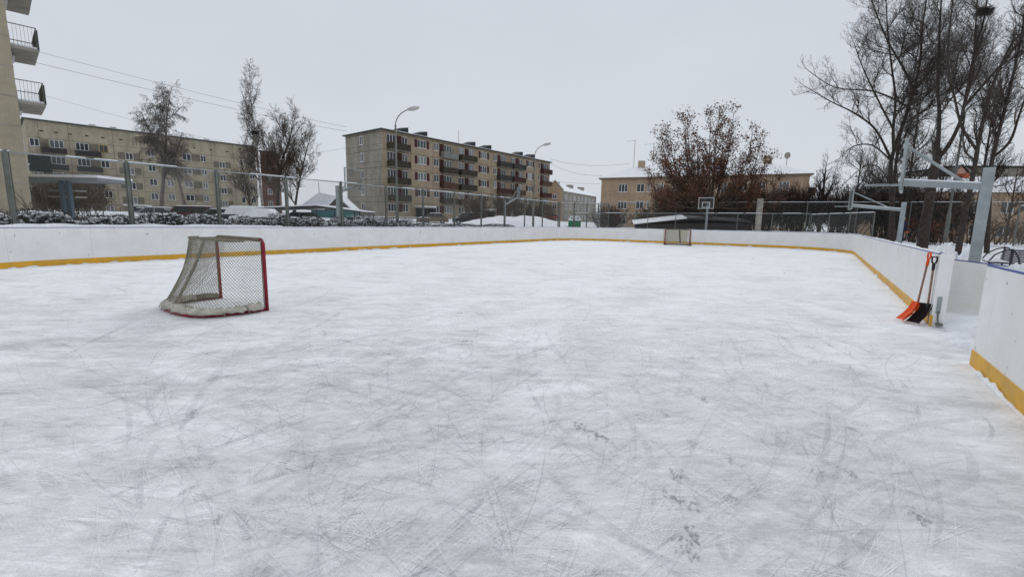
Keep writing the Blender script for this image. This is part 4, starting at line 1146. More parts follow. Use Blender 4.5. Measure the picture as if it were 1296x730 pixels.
mb = MB(); mb.hexa([(-2.6, -.2, 2.75), (2.4, -.25, 2.75), (4.9, -.25, 4.45), (1.6, -.2, 4.9)], [(-2.6, 6, 2.75), (2.4, 6, 2.75), (4.9, 6, 4.65), (1.6, 6, 5.0)])
mb.hexa([(4.9, -.2, 4.37), (7.6, -.2, 2.6), (7.6, 6.2, 2.6), (4.9, 6.2, 4.37)], [(4.9, -.2, 4.6), (7.6, -.2, 2.85), (7.6, 6.2, 2.85), (4.9, 6.2, 4.6)]); mb.build('roof', SNOW, h)
MB().tube([(.9, 2, 4.2), (.9, 2, 6.3)], .06, 5).build('flue', CONC, h)
sh = thing('shed', 'low dark shed with a sloping snow-covered roof beyond the far boards', 'shed', (12.6, 46.5, 0), R(-12))
MB().hexa([(0, 0, .3), (10.5, 0, .3), (10.5, 3, .3), (0, 3, .3)], [(0, 0, 1.55), (10.5, 0, 1.9), (10.5, 3, 2.3), (0, 3, 1.9)]).build('wall', mat('shed_dark', (.045, .038, .036), .9, var=.4), sh)
MB().hexa([(-.3, -.3, 1.56), (4.8, -.3, 2.22), (4.8, 3.4, 2.6), (-.3, 3.4, 1.95)], [(-.3, -.3, 1.64), (4.8, -.3, 2.30), (4.8, 3.4, 2.68), (-.3, 3.4, 2.03)]).build('roof_snow', SNOW, sh)
MB().hexa([(4.801, -.3, 2.2), (10.8, -.3, 1.90), (10.8, 3.4, 2.28), (4.801, 3.4, 2.58)], [(4.801, -.3, 2.26), (10.8, -.3, 1.96), (10.8, 3.4, 2.34), (4.801, 3.4, 2.64)]).build('bare_roof', ROOFD, sh)
gb = thing('recycling_bin', 'green bin with a snowy white domed lid beyond the far left rink corner', 'bin', (6.0, 49.5, .9), R(-8))
o = MB().box(0, 1.35, 0, 1.1, 0, .95).build('bin_body', mat('bin_green', (.01, .17, .08), .5, var=.2), gb); bevel(o, .05)
V = []; 
mb = MB(); K = 8
pr_ = [(0, 0), (0.02, .22), (.18, .42), (.42, .52), (.95, .52), (1.18, .42), (1.33, .22), (1.35, 0)]
mb.add([(a, 0.01, .955 + z) for a, z in pr_] + [(a, 1.09, .955 + z) for a, z in pr_], [tuple(range(8)), tuple(range(15, 7, -1))] + [(i, i + 8, i + 9, i + 1) for i in range(7)]); mb.build('lid', SNOW, gb)
MB().box(.25, .45, -.01, .005, 1.15, 1.28).box(.9, 1.1, -.01, .005, 1.15, 1.28).build('slot', DARK, gb)

# ------------------------------------------------------------------ cars
def car(label, x, y, z, rz, paint, snowy=True, boxy=False, deep=0.05):
    root = thing('parked_car', label, 'car', (x, y, z), rz, group='parked cars')
    L, Wd = 4.4, 1.74
    prof = [(0.0, .35), (.02, .62), (.12, .78), (1.0, .92), (1.15, .95), (3.75, .98), (4.25, .92), (4.38, .7), (4.4, .38)]
    mb = MB(); n = len(prof)
    V = [(a, i_ * .05 if False else (0.0 if .2 < a < 4.2 else .12), b) for a, b in prof] + [(a, Wd if .2 < a < 4.2 else Wd - .12, b) for a, b in prof]
    V += [(0.05, .1, .28), (4.35, .1, .28), (0.05, Wd - .1, .28), (4.35, Wd - .1, .28)]
    F = [(i, i + 1, n + i + 1, n + i) for i in range(n - 1)]
    F += [tuple(range(n - 1, -1, -1)) + (2 * n, 2 * n + 1), tuple(range(n, 2 * n)) + (2 * n + 3, 2 * n + 2), (2 * n, 2 * n + 2, 2 * n + 3, 2 * n + 1), (0, n, 2 * n + 2, 2 * n), (n - 1, 2 * n + 1, 2 * n + 3, 2 * n - 1)]
    F = [tuple(f) for f in F]
    mb.add(V, F); o = mb.build('body', paint, root); bevel(o, .05)
    xa, xb, xc, xd = (1.05, 1.75, 3.35, 4.0) if not boxy else (.85, 1.3, 4.0, 4.25)
    top = 1.44 if not boxy else 1.55
    g = MB(); g.hexa([(xa, .08, .95), (xd, .08, .97), (xd, Wd - .08, .97), (xa, Wd - .08, .95)], [(xb, .22, top), (xc, .22, top), (xc, Wd - .22, top), (xb, Wd - .22, top)]); gl_ = g.build('cabin_glass', CARGLASS, root)
    r = MB(); r.hexa([(xb - .05, .2, top + .002), (xc + .05, .2, top + .002), (xc + .05, Wd - .2, top + .002), (xb - .05, Wd - .2, top + .002)], [(xb, .24, top + .05), (xc, .24, top + .05), (xc, Wd - .24, top + .05), (xb, Wd - .24, top + .05)])
    for (px, qx) in ((xa, xb), ((xa + xd) / 2, (xb + xc) / 2), (xd, xc)):
        for sy in (0, 1):
            y0, y1 = (.07, .2) if sy == 0 else (Wd - .07, Wd - .2)
            r.tube([(px, y0, .96), (qx, y1, top + .01)], .035, 4)
    r.build('roof', paint, root)
    for wx in (.85, 3.5):
        for wy in (.02, Wd - .22):
            t = MB(); t.tube([(wx, wy, .32), (wx, wy + .2, .32)], .32, 16); q = t.build('wheel', BLACKP, root)
            MB().tube([(wx, wy - .01 if wy < 1 else wy + .19, .32), (wx, wy + .01 if wy < 1 else wy + .21, .32)], .19, 12).build('rim', GALV, q)
    for hy in (.2, Wd - .5): MB().box(-.01, .06, hy, hy + .3, .6, .72).build('headlight', WHITE, root)
    if snowy:
        s = MB()
        s.hexa([(xb - .04, .18, top + .052), (xc + .04, .18, top + .052), (xc + .04, Wd - .18, top + .052), (xb - .04, Wd - .18, top + .052)], [(xb + .1, .3, top + .06 + deep), (xc - .1, .3, top + .06 + deep), (xc - .1, Wd - .3, top + .06 + deep), (xb + .1, Wd - .3, top + .06 + deep)])
        s.hexa([(.15, .1, .80), (xa - .05, .1, .94), (xa - .05, Wd - .1, .94), (.15, Wd - .1, .80)], [(.2, .2, .84 + deep), (xa - .05, .2, .98 + deep), (xa - .05, Wd - .2, .98 + deep), (.2, Wd - .2, .84 + deep)])
        if deep > .1:
            s.hexa([(xa - .05, .05, .95), (xd + .05, .05, .95), (xd + .05, Wd - .05, .95), (xa - .05, Wd - .05, .95)], [(xb - .05, .15, top + .07), (xc + .05, .15, top + .07), (xc + .05, Wd - .15, top + .07), (xb - .05, Wd - .15, top + .07)])
        bevel(s.build('snow_layer', SNOW, root, smooth=False), .04)
    return root
P_ = lambda n, c: mat('car_' + n, c, .3, .2)
ang = math.atan2(.77, .64)
car('dark car under thin snow parked left of the silver saloon', -41.5, 47.5, .95, R(20), P_('black', (.03, .03, .035)))
car('silver saloon car parked behind the hedge below the first block entrance', -36.9, 43.2, .95, R(8), P_('silver', (.45, .47, .5)))
car('maroon estate car with a snowy roof parked behind the hedge', -33.0, 42.4, .98, R(10), P_('maroon', (.16, .03, .035)), True, True)
car('grey car with frosted windscreen between the maroon estate and the white-roofed car', -29.2, 40.8, .85, R(12), P_('grey', (.22, .25, .26)))
car('dark car with thick white snow on its roof parked behind the hedge', -26.3, 39.8, .90, R(10), P_('darkblue', (.03, .035, .05)), True, True, .12)
car('car completely buried in a rounded cover of snow', -22.9, 36.2, .65, R(8), P_('white', (.6, .6, .6)), True, False, .2)
car('pale car standing under the snow-roofed carport', -22.0, 41.2, .65, R(5), P_('pale', (.3, .34, .35)))
car('dark hatchback parked by the entrance in front of the central block', -8.3, 62.0, 1.15, R(5), P_('dark', (.025, .028, .034)), True, True)
car('tan car half hidden in front of the central block entrance', -13.4, 63.5, 1.15, R(10), P_('tan', (.2, .15, .1)))
car('small red car far off beside the pale gabled house', 6.2, 95, 2.0, R(30), P_('red', (.35, .03, .03)))

# ------------------------------------------------------------------ benches, person
def bench(label, x, y, z, rz, L):
    root = thing('park_bench', label, 'bench', (x, y, z), rz, group='slatted benches by the right side boards')
    s = MB()
    for k in range(4): s.box(0, L, -.45 + k * .12, -.45 + k * .12 + .09, .43, .46)
    s.build('seat', DARK, root)
    s = MB()
    for k in range(7): s.box(0, L, -.0 + k * .008, .025 + k * .008, .50 + k * .062, .545 + k * .062)
    s.build('backrest', mat('bench_slat', (.05, .04, .06), .6), root)
    MB().box(0, L, .0, .09, .94, .975).build('snow_on_backrest', SNOW, root)
    MB().box(.03, L - .03, -.44, -.02, .462, .50).build('snow_on_seat', SNOW, root)
    for u in (.05, L - .05):
        MB().tube([(u, .06, 0), (u, .06, .93)], .022, 6).tube([(u, -.42, 0), (u, -.42, .45)], .022, 6).tube([(u, -.42, .43), (u, .05, .43)], .02, 6).build('leg', DARK, root)
        MB().tube([(u, .06, .90), (u, -.12, .84), (u, -.32, .70), (u, -.44, .47)], .022, 6).build('armrest', DARK, root)
bench('dark slatted bench seen end-on behind the thick basketball post', 16.75, 15.5, .12, R(-130), 1.6)
bench('dark slatted bench cut off by the right edge of the photo', 14.55, 13.2, .12, R(-25), 2.2)

def person():
    me = bpy.data.meshes.new('person'); z = 0
    v = [(0, 0, .95), (0, 0, 1.15), (0, 0, 1.38), (0, 0, 1.50), (.0, -.01, 1.62), (.0, -.02, 1.72),      # 0-5 pelvis..head
         (.10, 0, .88), (.12, -.03, .50), (.12, .0, .08), (.13, -.16, .04), (-.10, 0, .88), (-.11, .02, .50), (-.12, .05, .08), (-.13, -.11, .04),   # legs 6-13
         (.20, 0, 1.42), (.27, .0, 1.15), (.24, -.14, .93), (.23, -.20, .86), (-.20, 0, 1.42), (-.27, 0, 1.15), (-.25, -.10, .92), (-.24, -.15, .85)]
    e = [(0, 1), (1, 2), (2, 3), (3, 4), (4, 5), (0, 6), (6, 7), (7, 8), (8, 9), (0, 10), (10, 11), (11, 12), (12, 13), (2, 14), (14, 15), (15, 16), (16, 17), (2, 18), (18, 19), (19, 20), (20, 21)]
    r = [.17, .17, .18, .07, .10, .085, .11, .075, .055, .04, .11, .075, .055, .04, .085, .06, .045, .035, .085, .06, .045, .035]
    me.from_pydata(v, e, []); o = add_obj('person', me); me.materials.append(mat('dark_blue_cloth', (.02, .025, .07), .9, col2=(.012, .016, .035), vscale=2))
    s = o.modifiers.new('skin', 'SKIN')
    for i, sv in enumerate(me.skin_vertices[0].data): sv.radius = (r[i], r[i] * .8); sv.use_root = (i == 0)
    o.modifiers.new('sub', 'SUBSURF').levels = 1
    o.location = (22.95, 26.9, .55); o.rotation_euler = (0, 0, R(20))
    tag(o, 'person in dark blue winter clothes half hidden behind the second basketball post', 'person')
    MB().tube([(.23, -.19, .88), (.225, -.21, .80)], [.045, .04], 8).build('glove', ORANGE, o)
    MB().tube([(-.24, -.14, .87), (-.235, -.16, .79)], [.045, .04], 8).build('glove', ORANGE, o)
    MB().tube([(0, -.01, 1.68), (0, -.01, 1.75), (0, -.01, 1.80), (0, -.01, 1.83)], [.105, .105, .08, .03], 10).build('hat', DARK, o, smooth=True)
    MB().add([(-.05, -.115, 1.58), (.05, -.115, 1.58), (.055, -.12, 1.67), (-.055, -.12, 1.67)], [(0, 1, 2, 3)]).build('face', mat('skin', (.45, .27, .2), .7), o)
person()

# ------------------------------------------------------------------ trees
def catmull(pts, k):
    P = [Vector(p) for p in pts]; out = []
    for i in range(len(P) - 1):
        a, b, c, d = P[max(i - 1, 0)], P[i], P[i + 1], P[min(i + 2, len(P) - 1)]
        for j in range(k):
            t = j / k
            out.append(0.5 * ((2 * b) + (c - a) * t + (2 * a - 5 * b + 4 * c - d) * t * t + (3 * b - a - 3 * c + d) * t ** 3))
    out.append(P[-1]); return out

class Tree:
    def __init__(s, seed, droop=0.0, rise=0.12, twig=.007, wob=.13, q=2.7):
        s.q = q; s.r = random.Random(seed); s.trunk = []; s.crown = []; s.tips = []; s.droop = droop; s.rise = rise; s.twig = twig; s.wob = wob
    def perp(s, d, ang):
        a = Vector((s.r.gauss(0, 1), s.r.gauss(0, 1), s.r.gauss(0, 1))); a = a - d * a.dot(d)
        if a.length < 1e-3: a = Vector((1, 0, 0))
        a.normalize(); return (d * math.cos(ang) + a * math.sin(ang)).normalized()
    def branch(s, p, d, L, r, lev, maxlev, dens):
        n = (0, 9, 6, 4, 3, 2)[min(5, lev)]; step = L / n
        r0 = r; acc = s.r.random()
        for i in range(n):
            w = s.wob * (1.0 if lev < 3 else 1.15)
            d = (d + Vector((s.r.gauss(0, w), s.r.gauss(0, w), s.r.gauss(0, w * .8))) + Vector((0, 0, s.rise if lev < 3 else s.rise * .5)) - Vector((0, 0, s.droop * (lev - 1) * .5))).normalized()
            q = p + d * step; r1 = max(s.twig, r * (1 - (i + 1) / n * .8))
            s.crown.append((*p, *q, max(s.twig, r0), r1)); r0 = r1
            if lev < maxlev:
                acc += dens[lev] * s.q * step * (1.1 if i else .4)
                while acc > 1:
                    acc -= 1
                    t = s.r.random(); f = 1 - (i + t) / n * .55
                    s.branch(p.lerp(q, t), s.perp(d, s.r.uniform(.4, .95)), L * s.r.uniform(.42, .66) * f, max(s.twig, r0 * .62), lev + 1, maxlev, dens)
            p = q
        s.tips.append(p.copy())
    def stem(s, pts, r0, r1, start=.25, dens1=1.2, L1=(3, 5), maxlev=4, dens=(0, 2.0, 2.3, 2.0, 5), k=4, spread=(.6, 1.2), lens=None, jit=.0):
        P = catmull(pts, k)
        for i, p in enumerate(P):
            if jit and 0 < i: P[i] = p + Vector((s.r.gauss(0, jit), s.r.gauss(0, jit * 1.5), 0))
        N = len(P) - 1; acc = 0
        for i in range(N):
            t = i / N; ra = r0 + (r1 - r0) * t; rb = r0 + (r1 - r0) * (i + 1) / N
            s.trunk.append((*P[i], *P[i + 1], ra, rb))
            if t >= start:
                acc += dens1 * (P[i + 1] - P[i]).length
                while acc > 1:
                    acc -= 1; d = (P[i + 1] - P[i]).normalized()
                    f = 1 - .55 * (t - start) / (1 - start)
                    s.branch(P[i].lerp(P[i + 1], s.r.random()), s.perp(d, s.r.uniform(*spread)), s.r.uniform(*L1) * f, ra * s.r.uniform(.48, .78), 1, maxlev, dens)
        s.branch(P[-1], (P[-1] - P[-2]).normalized(), L1[0] * .6, r1, 2, maxlev, dens)
    def build(s, name, label, cat, bark, twigm, group=None, leaves=None, loc=None, tk=7):
        base = Vector(s.trunk[0][:3]); root = thing(name, label, cat, base, 0, group)
        def sh(a): a = np.array(a); a[:, :3] -= np.array(base); a[:, 3:6] -= np.array(base); return a
        add_obj('trunk', segmesh('trunk', sh(s.trunk), bark, tk), root)
        big = [q for q in s.crown if q[6] > .03]; small = [q for q in s.crown if q[6] <= .03]
        cr = add_obj('crown', segmesh('crown', sh(s.crown), twigm, 3), root)
        if leaves:
            n, size, spread, m = leaves
            rg = np.random.default_rng(len(s.tips)); T = np.array([tuple(t) for t in s.tips]) - np.array(base)
            C = T[rg.integers(0, len(T), n)] + rg.normal(size=(n, 3)) * spread
            add_obj('dry_leaves', quadcloud('dry_leaves', C, rg.uniform(size * .6, size * 1.3, n), m, rg), cr)
        return root

G1 = 'big bare trees on the right'
t = Tree(1, rise=.10, twig=.0046, q=2.9, wob=.17)
t.stem([(26.09, 31.0, -.1), (25.56, 31.0, 3.39), (25.17, 31.0, 5.46), (25.21, 31.0, 6.64), (25.84, 31.2, 8.86), (26.23, 31.4, 10.1), (26.55, 31.5, 12.39), (26.48, 31.6, 14.57), (26.42, 31.5, 16.89), (26.4, 31.4, 19.5)], 0.160, 0.025, .38, 1.5, (3, 5.2))
t.stem([(25.21, 31.0, 6.64), (24.66, 30.6, 7.99), (24.31, 30.3, 9.73), (23.54, 30, 11.67), (22.87, 29.8, 13.57), (22.26, 29.6, 15.91)], 0.096, 0.025, .15, 1.5, (2.5, 4.5))
t.stem([(25.06, 31.0, 6.23), (23.67, 30.8, 7.98), (21.98, 30.6, 8.95), (20.3, 30.4, 9.56), (18.67, 30.3, 10.33)], 0.077, 0.021, .2, 1.8, (1.8, 3.2))
t.stem([(25.97, 31.0, 9.36), (25.0, 31.3, 10.03), (23.68, 31.6, 10.6), (21.48, 32, 10.91), (19.8, 32.2, 11.95)], 0.070, 0.021, .15, 1.3, (2, 3.4))
t.stem([(25.06, 31.0, 6.1), (23.2, 30.3, 6.9), (21.6, 29.8, 6.7), (20.6, 29.5, 5.9)], 0.058, 0.017, .15, 2.2, (1.6, 3.0))
t.stem([(24.66, 30.6, 7.99), (23.0, 30.3, 10.0), (21.9, 30.2, 11.6), (21.0, 30, 13.0)], 0.064, 0.017, .15, 1.9, (2, 3.6))
t.stem([(25.36, 31.0, 4.43), (23.99, 30.6, 5.6), (22.69, 30.3, 5.45), (21.4, 30, 4.3)], 0.045, 0.017, .15, 1.7, (1.4, 2.4))
t.stem([(26.2, 31.0, 10.25), (25.51, 31.6, 12.18), (24.66, 32, 13.84), (23.73, 32.4, 16.16), (23.05, 32.6, 18.21)], 0.077, 0.025, .1, 1.5, (2.5, 4.2))
t.build('bare_tree', 'leftmost big bare tree on the right, long low limbs reaching over the fence', 'tree', BARK, BARKT, G1)
t = Tree(2, rise=.16, twig=.0046, q=2.9, wob=.17)
t.stem([(24.46, 27.0, -.3), (24.4, 27.0, 1.58), (24.44, 27.0, 2.87), (24.45, 27.0, 4.33), (24.5, 27.0, 5.54)], 0.294, 0.204, .7, 1.2, (2, 3.2))
t.stem([(24.5, 27.0, 5.54), (24.4, 27.0, 7.04), (24.44, 27.2, 8.26), (24.33, 27.4, 9.58), (24.26, 27.6, 11.68), (24.09, 27.7, 14.13), (23.97, 27.8, 17.5)], 0.126, 0.025, .2, 1.35, (2.6, 4.4), spread=(.5, 1.1))
t.stem([(24.5, 27.0, 5.54), (24.88, 26.8, 6.3), (25.14, 26.6, 7.53), (25.23, 26.6, 8.4), (25.2, 26.4, 11.61), (25.3, 26.3, 12.93), (25.14, 26.2, 16.75)], 0.119, 0.025, .4, 1.35, (2.6, 4.2), spread=(.5, 1.1))
t.stem([(25.23, 26.6, 8.4), (25.98, 26.4, 9.61), (26.75, 26.2, 10.84), (27.61, 26, 12.56), (28.5, 25.8, 14.6)], 0.084, 0.025, .2, 1.4, (2.2, 3.8), spread=(.5, 1.0))
t.stem([(25.23, 26.6, 8.4), (25.06, 26.2, 10.02), (24.58, 25.9, 11.89), (24.05, 25.6, 14.3)], 0.070, 0.025, .2, 1.4, (2, 3.4), spread=(.5, 1.0))
t.build('bare_tree', 'thick-trunked bare tree forking in two just left of the double street lamp', 'tree', BARK, BARKT, G1)
t = Tree(3, rise=.16, twig=.0046, q=2.9, wob=.17)
t.stem([(24.14, 24.5, -.3), (24.16, 24.5, 1.19), (24.2, 24.5, 2.54), (24.26, 24.5, 3.7), (24.3, 24.5, 5.01), (24.22, 24.4, 6.45), (24.27, 24.3, 8.37), (24.48, 24.2, 9.72), (24.84, 24.1, 10.9), (25.75, 24, 12.11), (26.6, 24, 13.9)], 0.152, 0.025, .35, 1.3, (2.2, 3.8), spread=(.5, 1.0))
t.stem([(24.26, 24.5, 5.73), (23.61, 24.8, 6.91), (23.15, 25, 8.47), (22.68, 25.2, 10.38), (22.56, 25.3, 13.6)], 0.073, 0.025, .2, 1.3, (2, 3.4), spread=(.5, 1.0))
t.build('bare_tree', 'slender bare tree between the double street lamp and the basketball post', 'tree', BARK, BARKT, G1)
t = Tree(4, rise=.16, twig=.0046, q=2.9, wob=.17)
t.stem([(27.31, 26.0, 0), (26.89, 26.0, 3.41), (26.7, 26.0, 5.01), (26.8, 26.0, 6.76), (27.01, 26.0, 9.01), (27.15, 26.0, 11.37), (27.14, 26.0, 13.73), (27.04, 26.0, 16.64)], 0.132, 0.025, .35, 1.3, (2.4, 4.2), spread=(.5, 1.0))
t.stem([(26.7, 26.0, 5.57), (27.51, 26.0, 6.48), (27.78, 26.0, 7.87), (28.13, 26.0, 9.77), (28.77, 26.0, 12.4)], 0.079, 0.025, .2, 1.3, (2.2, 3.6), spread=(.5, 1.0))
t.build('bare_tree', 'bare tree rising directly behind the thick basketball post', 'tree', BARK, BARKT, G1)
t = Tree(5, rise=.14, twig=.0046, q=2.9, wob=.17)
t.stem([(33.5, 29.0, 0), (33.2, 29.0, 4), (33.0, 29.0, 8), (32.6, 29.0, 12), (32.3, 29.0, 17)], 0.154, 0.025, .25, 1.3, (3, 5), spread=(.6, 1.1))
t.build('bare_tree', 'rightmost bare tree whose branches enter at the photo\'s right edge', 'tree', BARK, BARKT, G1)
t = Tree(6, rise=.14, twig=.0046, q=2.9, wob=.17)
t.stem([(31.5, 38.0, 0), (31.4, 38.0, 4), (31.2, 38.0, 8), (31.6, 38.0, 12), (31.8, 38.0, 18)], 0.154, 0.025, .2, 1.3, (3, 5.2), spread=(.6, 1.1))
t.build('bare_tree', 'bare tree standing further back between the two leftmost big trunks', 'tree', BARK, BARKT, G1)
def nest(label, p, r):
    rng = random.Random(int(p[0] * 10)); segs = []
    for k in range(260):
        a = rng.uniform(0, 6.28); b = rng.gauss(0, .5) * r; q = Vector((math.cos(a) * r * rng.uniform(.3, 1), math.sin(a) * r * rng.uniform(.3, 1), b * .5))
        d = Vector((rng.gauss(0, 1), rng.gauss(0, 1), rng.gauss(0, .4))).normalized() * r * .6
        segs.append((*(q - d), *(q + d), .012, .012))
    o = add_obj('bird_nest', segmesh('bird_nest', segs, HEDGE, 3), None, p); tag(o, label, 'nest')
nest('dark bird nest high in the forked bare tree on the right', (25.36, 26.4, 13.3), .32)
nest('dark bird nest halfway up the tall birch on the left', (-31.61, 57.0, 11.85), .36)

G2 = 'trees in front of the yellow block'
t = Tree(11, droop=.40, rise=.10, twig=.009, wob=.13, q=2.6)
t.stem([(-48.14, 62.0, 0.6), (-47.38, 62.0, 5.16), (-46.66, 62.0, 9.31), (-45.96, 62.0, 14.38), (-45.27, 62.0, 17.0)], .28, .04, .28, 1.7, (4.2, 6.6), dens=(0, 1.5, 2.0, 3.0, 4), spread=(.6, 1.15))
t.stem([(-44.14, 62.0, 0.67), (-44.69, 62.0, 4.15), (-45.26, 62.0, 7.27), (-45.72, 62.0, 11.36)], .24, .05, .45, 1.0, (2, 3), dens=(0, 1.3, 1.9, 3.0, 4))
t.build('weeping_birch', 'weeping birch with drooping twigs, left of the two tall birches', 'tree', BARKG, BARKG, G2)
t = Tree(12, droop=.22, rise=.2, twig=.009, wob=.13, q=2.6)
t.stem([(-31.25, 57.0, 0.89), (-31.34, 57.0, 4.1), (-31.51, 57.0, 7.45), (-31.72, 57.0, 11.67), (-31.85, 57.0, 15.34), (-31.85, 57.0, 18.4)], .20, .03, .30, 1.8, (3.2, 4.6), dens=(0, 1.5, 2.0, 3.0, 4), spread=(.5, .95))
t.build('tall_birch', 'tall narrow birch with a pale trunk and a nest, the taller of two birches', 'tree', BIRCH, BARKG, G2)
t = Tree(13, rise=.16, twig=.008, wob=.14, q=2.5)
t.stem([(-28.44, 55.0, 0.76), (-28.25, 55.0, 4.05), (-27.87, 55.0, 7.29), (-26.65, 55.0, 10.48), (-25.89, 55.0, 12.6)], .22, .04, .22, 1.5, (4.2, 6.0), dens=(0, 1.5, 2.1, 3.2, 4))
t.stem([(-28.19, 55.0, 4.98), (-28.78, 55.0, 7.73), (-29.51, 55.0, 10.5)], .12, .04, .2, 1.4, (3, 4.6), dens=(0, 1.5, 2.1, 3.0, 4))
t.build('bare_tree', 'spreading bare tree with a dark trunk immediately right of the tall birch', 'tree', BARK, BARKB, G2)
t = Tree(14, rise=.16, twig=.008, wob=.14, q=2.5)
t.stem([(-26.52, 55.0, 0.98), (-26.06, 55.0, 4.08), (-25.23, 55.0, 7.33), (-24.2, 55.0, 10.6)], .18, .04, .18, 1.5, (4.0, 5.8), dens=(0, 1.5, 2.1, 3.2, 4))
t.build('bare_tree', 'rounded bare tree at the right end of the group beside the small snowy house', 'tree', BARK, BARKB, G2)
t = Tree(15, rise=.16, twig=.008, wob=.14, q=2.5)
t.stem([(-33.6, 58.5, 0.8), (-33.8, 58.5, 4.0), (-34.4, 58.5, 8.5)], .15, .04, .2, 1.4, (3, 4.6), dens=(0, 1.5, 2.1, 3.0, 4))
t.build('bare_tree', 'low brownish bare tree left of the pale birch trunk', 'tree', BARKB, BARKB, G2)

# leafy oak
t = Tree(21, rise=.14, twig=.010, wob=.16, q=2.0)
t.trunk.append((20.9, 48.0, .5, 20.8, 48.0, 2.4, .26, .22))
for k_, (tx, tz) in enumerate([(14.6, 8.2), (14.9, 10.6), (16.1, 11.0), (18.0, 12.6), (19.5, 12.2), (20.6, 11.4), (21.3, 13.1), (17.0, 11.6), (22.0, 12.4), (19.0, 10.2), (22.7, 11.6), (23.8, 10.8), (25.3, 10.0), (26.6, 8.4), (13.6, 6.0), (27.4, 5.8)]):
    ty = 48 + ((k_ * 37) % 7 - 3) * .55
    t.stem([(20.8, 48.0, 2.0 + .1 * k_), (20.8 + (tx - 20.8) * .45, 48 + (ty - 48) * .5, 2.4 + (tz - 2.4) * .28), (20.8 + (tx - 20.8) * .85, ty, 2.4 + (tz - 2.4) * .62), (tx, ty, tz)], .11, .02,   .18, 1.75, (1.7, 3.1), dens=(0, 1.6, 2.0, 2.2, 3), maxlev=3, spread=(.5, 1.2))
# leaves hang on longest lower down: drop most tips near the top
t.tips = [q for q in t.tips if t.r.random() < max(.33, 1.05 - (q.z - 2.5) / 8.5)]
t.build('leafy_oak', 'broad tree still holding brown dry leaves in front of the three-storey house', 'tree', BARKB, BARKB, None, leaves=(18500, .10, .20, LEAF))

G3 = 'bare trees beyond the far fence'
def bg_tree(seed, label, x, y, h, r, spread=(2, 3.4), bark=BARK, z=.3, dens1=1.4, lean=0):
    t = Tree(seed, rise=.14, twig=.009, wob=.15, q=2.3)
    t.stem([(x, y, z), (x + lean * .3, y, z + h * .35), (x + lean * .7, y, z + h * .7), (x + lean, y, z + h)], r * .8, .03, .15, dens1 * 1.6, (spread[0] * 1.3, spread[1] * 1.3), dens=(0, 1.3, 1.8, 2.6, 3), maxlev=4)
    t.build('bare_tree', label, 'tree', bark, bark, G3)
bg_tree(31, 'short stubby bare tree on the sky line right of the three-storey house', 32.6, 48.5, 7.8, .3, (1.6, 2.8))
bg_tree(32, 'thin grey bare tree just right of the brown-leaved oak', 25.6, 52, 8.5, .14, (1.6, 2.6), BARKG)
bg_tree(33, 'bushy dark bare tree behind the low corner fence', 36.5, 52, 5.5, .16, (2, 3.2))
bg_tree(34, 'dark bare tree behind the second basketball stand', 39.8, 50, 7.5, .2, (2.2, 3.6))
bg_tree(35, 'bare tree in front of the right end of the three-storey house', 28.6, 50.5, 6.0, .13, (1.6, 2.6), BARKG)
bg_tree(36, 'bare tree left of the snowy-roofed tan house', 45.5, 49, 8.5, .2, (2.4, 3.8))
bg_tree(37, 'slim bare tree in front of the tan brick house window', 51, 47, 7.5, .16, (2, 3.2), BARKB)

bg_tree(38, 'tall bare tree well behind the forked trunk, filling the gap beside it', 35.5, 41.5, 13.5, .2, (2.4, 4.0), dens1=1.1)
bg_tree(39, 'tall bare tree behind the gap between the last two trunks on the right', 41.0, 40.5, 13.0, .2, (2.4, 4.0), dens1=1.1)
bg_tree(40, 'dark narrow bare tree under the left limbs of the leftmost big tree', 33.2, 44.5, 8.0, .18, (2.2, 3.8), dens1=1.1)

# concrete post and misc
o = MB().box(-.19, .19, -.19, .19, .3, 4.1).build('concrete_post', mat('post_birchy', (.5, .48, .42), .9, col2=(.16, .14, .12), vscale=2.5), None, (22.7, 42.2, 0)); tag(o, 'stout pale weathered post behind the far boards right of the leafy tree', 'post')

# ------------------------------------------------------------------ shrubs
def shrub(name, label, x, y, z, w, h, n, m, seed, leaves=None, group=None, dens=(0, 2.0, 3.0, 4), twig=.007, stems=None, dep=None):
    t = Tree(seed, rise=.16, twig=twig, wob=.2, q=1.7); rg = random.Random(seed); dep = dep or w
    for i in range(n):
        bx, by = x + rg.uniform(-.5, .5) * w * (.8 if n > 12 else .12), y + rg.uniform(-.5, .5) * dep * (.8 if n > 12 else .12)
        d = Vector((rg.gauss(0, .3), rg.gauss(0, .3), 1)).normalized()
        hh = h * rg.uniform(.45, .72); p = Vector((bx, by, z)); q = p + d * hh * .35
        t.trunk.append((*p, *q, twig * 3.5, twig * 3)); t.branch(q, d, hh, twig * 3, 1, 3, dens)
    t.crown = [q for q in t.crown]
    if not t.trunk: return
    base = Vector((x, y, z)); root = thing(name, label, 'shrub', base, 0, group)
    def sh(a): a = np.array(a); a[:, :3] -= np.array(base); a[:, 3:6] -= np.array(base); return a
    add_obj('stems', segmesh('stems', sh(t.trunk), m, 5), root); b = add_obj('branches', segmesh('branches', sh(t.crown), m, 3), root)
    if leaves:
        nn, size, sp, lm = leaves; r2 = np.random.default_rng(seed); T = np.array([tuple(q) for q in t.tips]) - np.array(base)
        C = T[r2.integers(0, len(T), nn)] + r2.normal(size=(nn, 3)) * sp; C[:, 2] = np.maximum(C[:, 2], .05)
        add_obj('dry_leaves', quadcloud('dry_leaves', C, r2.uniform(size * .6, size * 1.3, nn), lm, r2), b)
    return root
shrub('leafy_shrub', 'dense brown-leaved shrub behind the canopy columns, the left one', -34.8, 34.5, .9, 2.2, 3.3, 34, BARKB, 51, (6500, .06, .22, LEAFT))
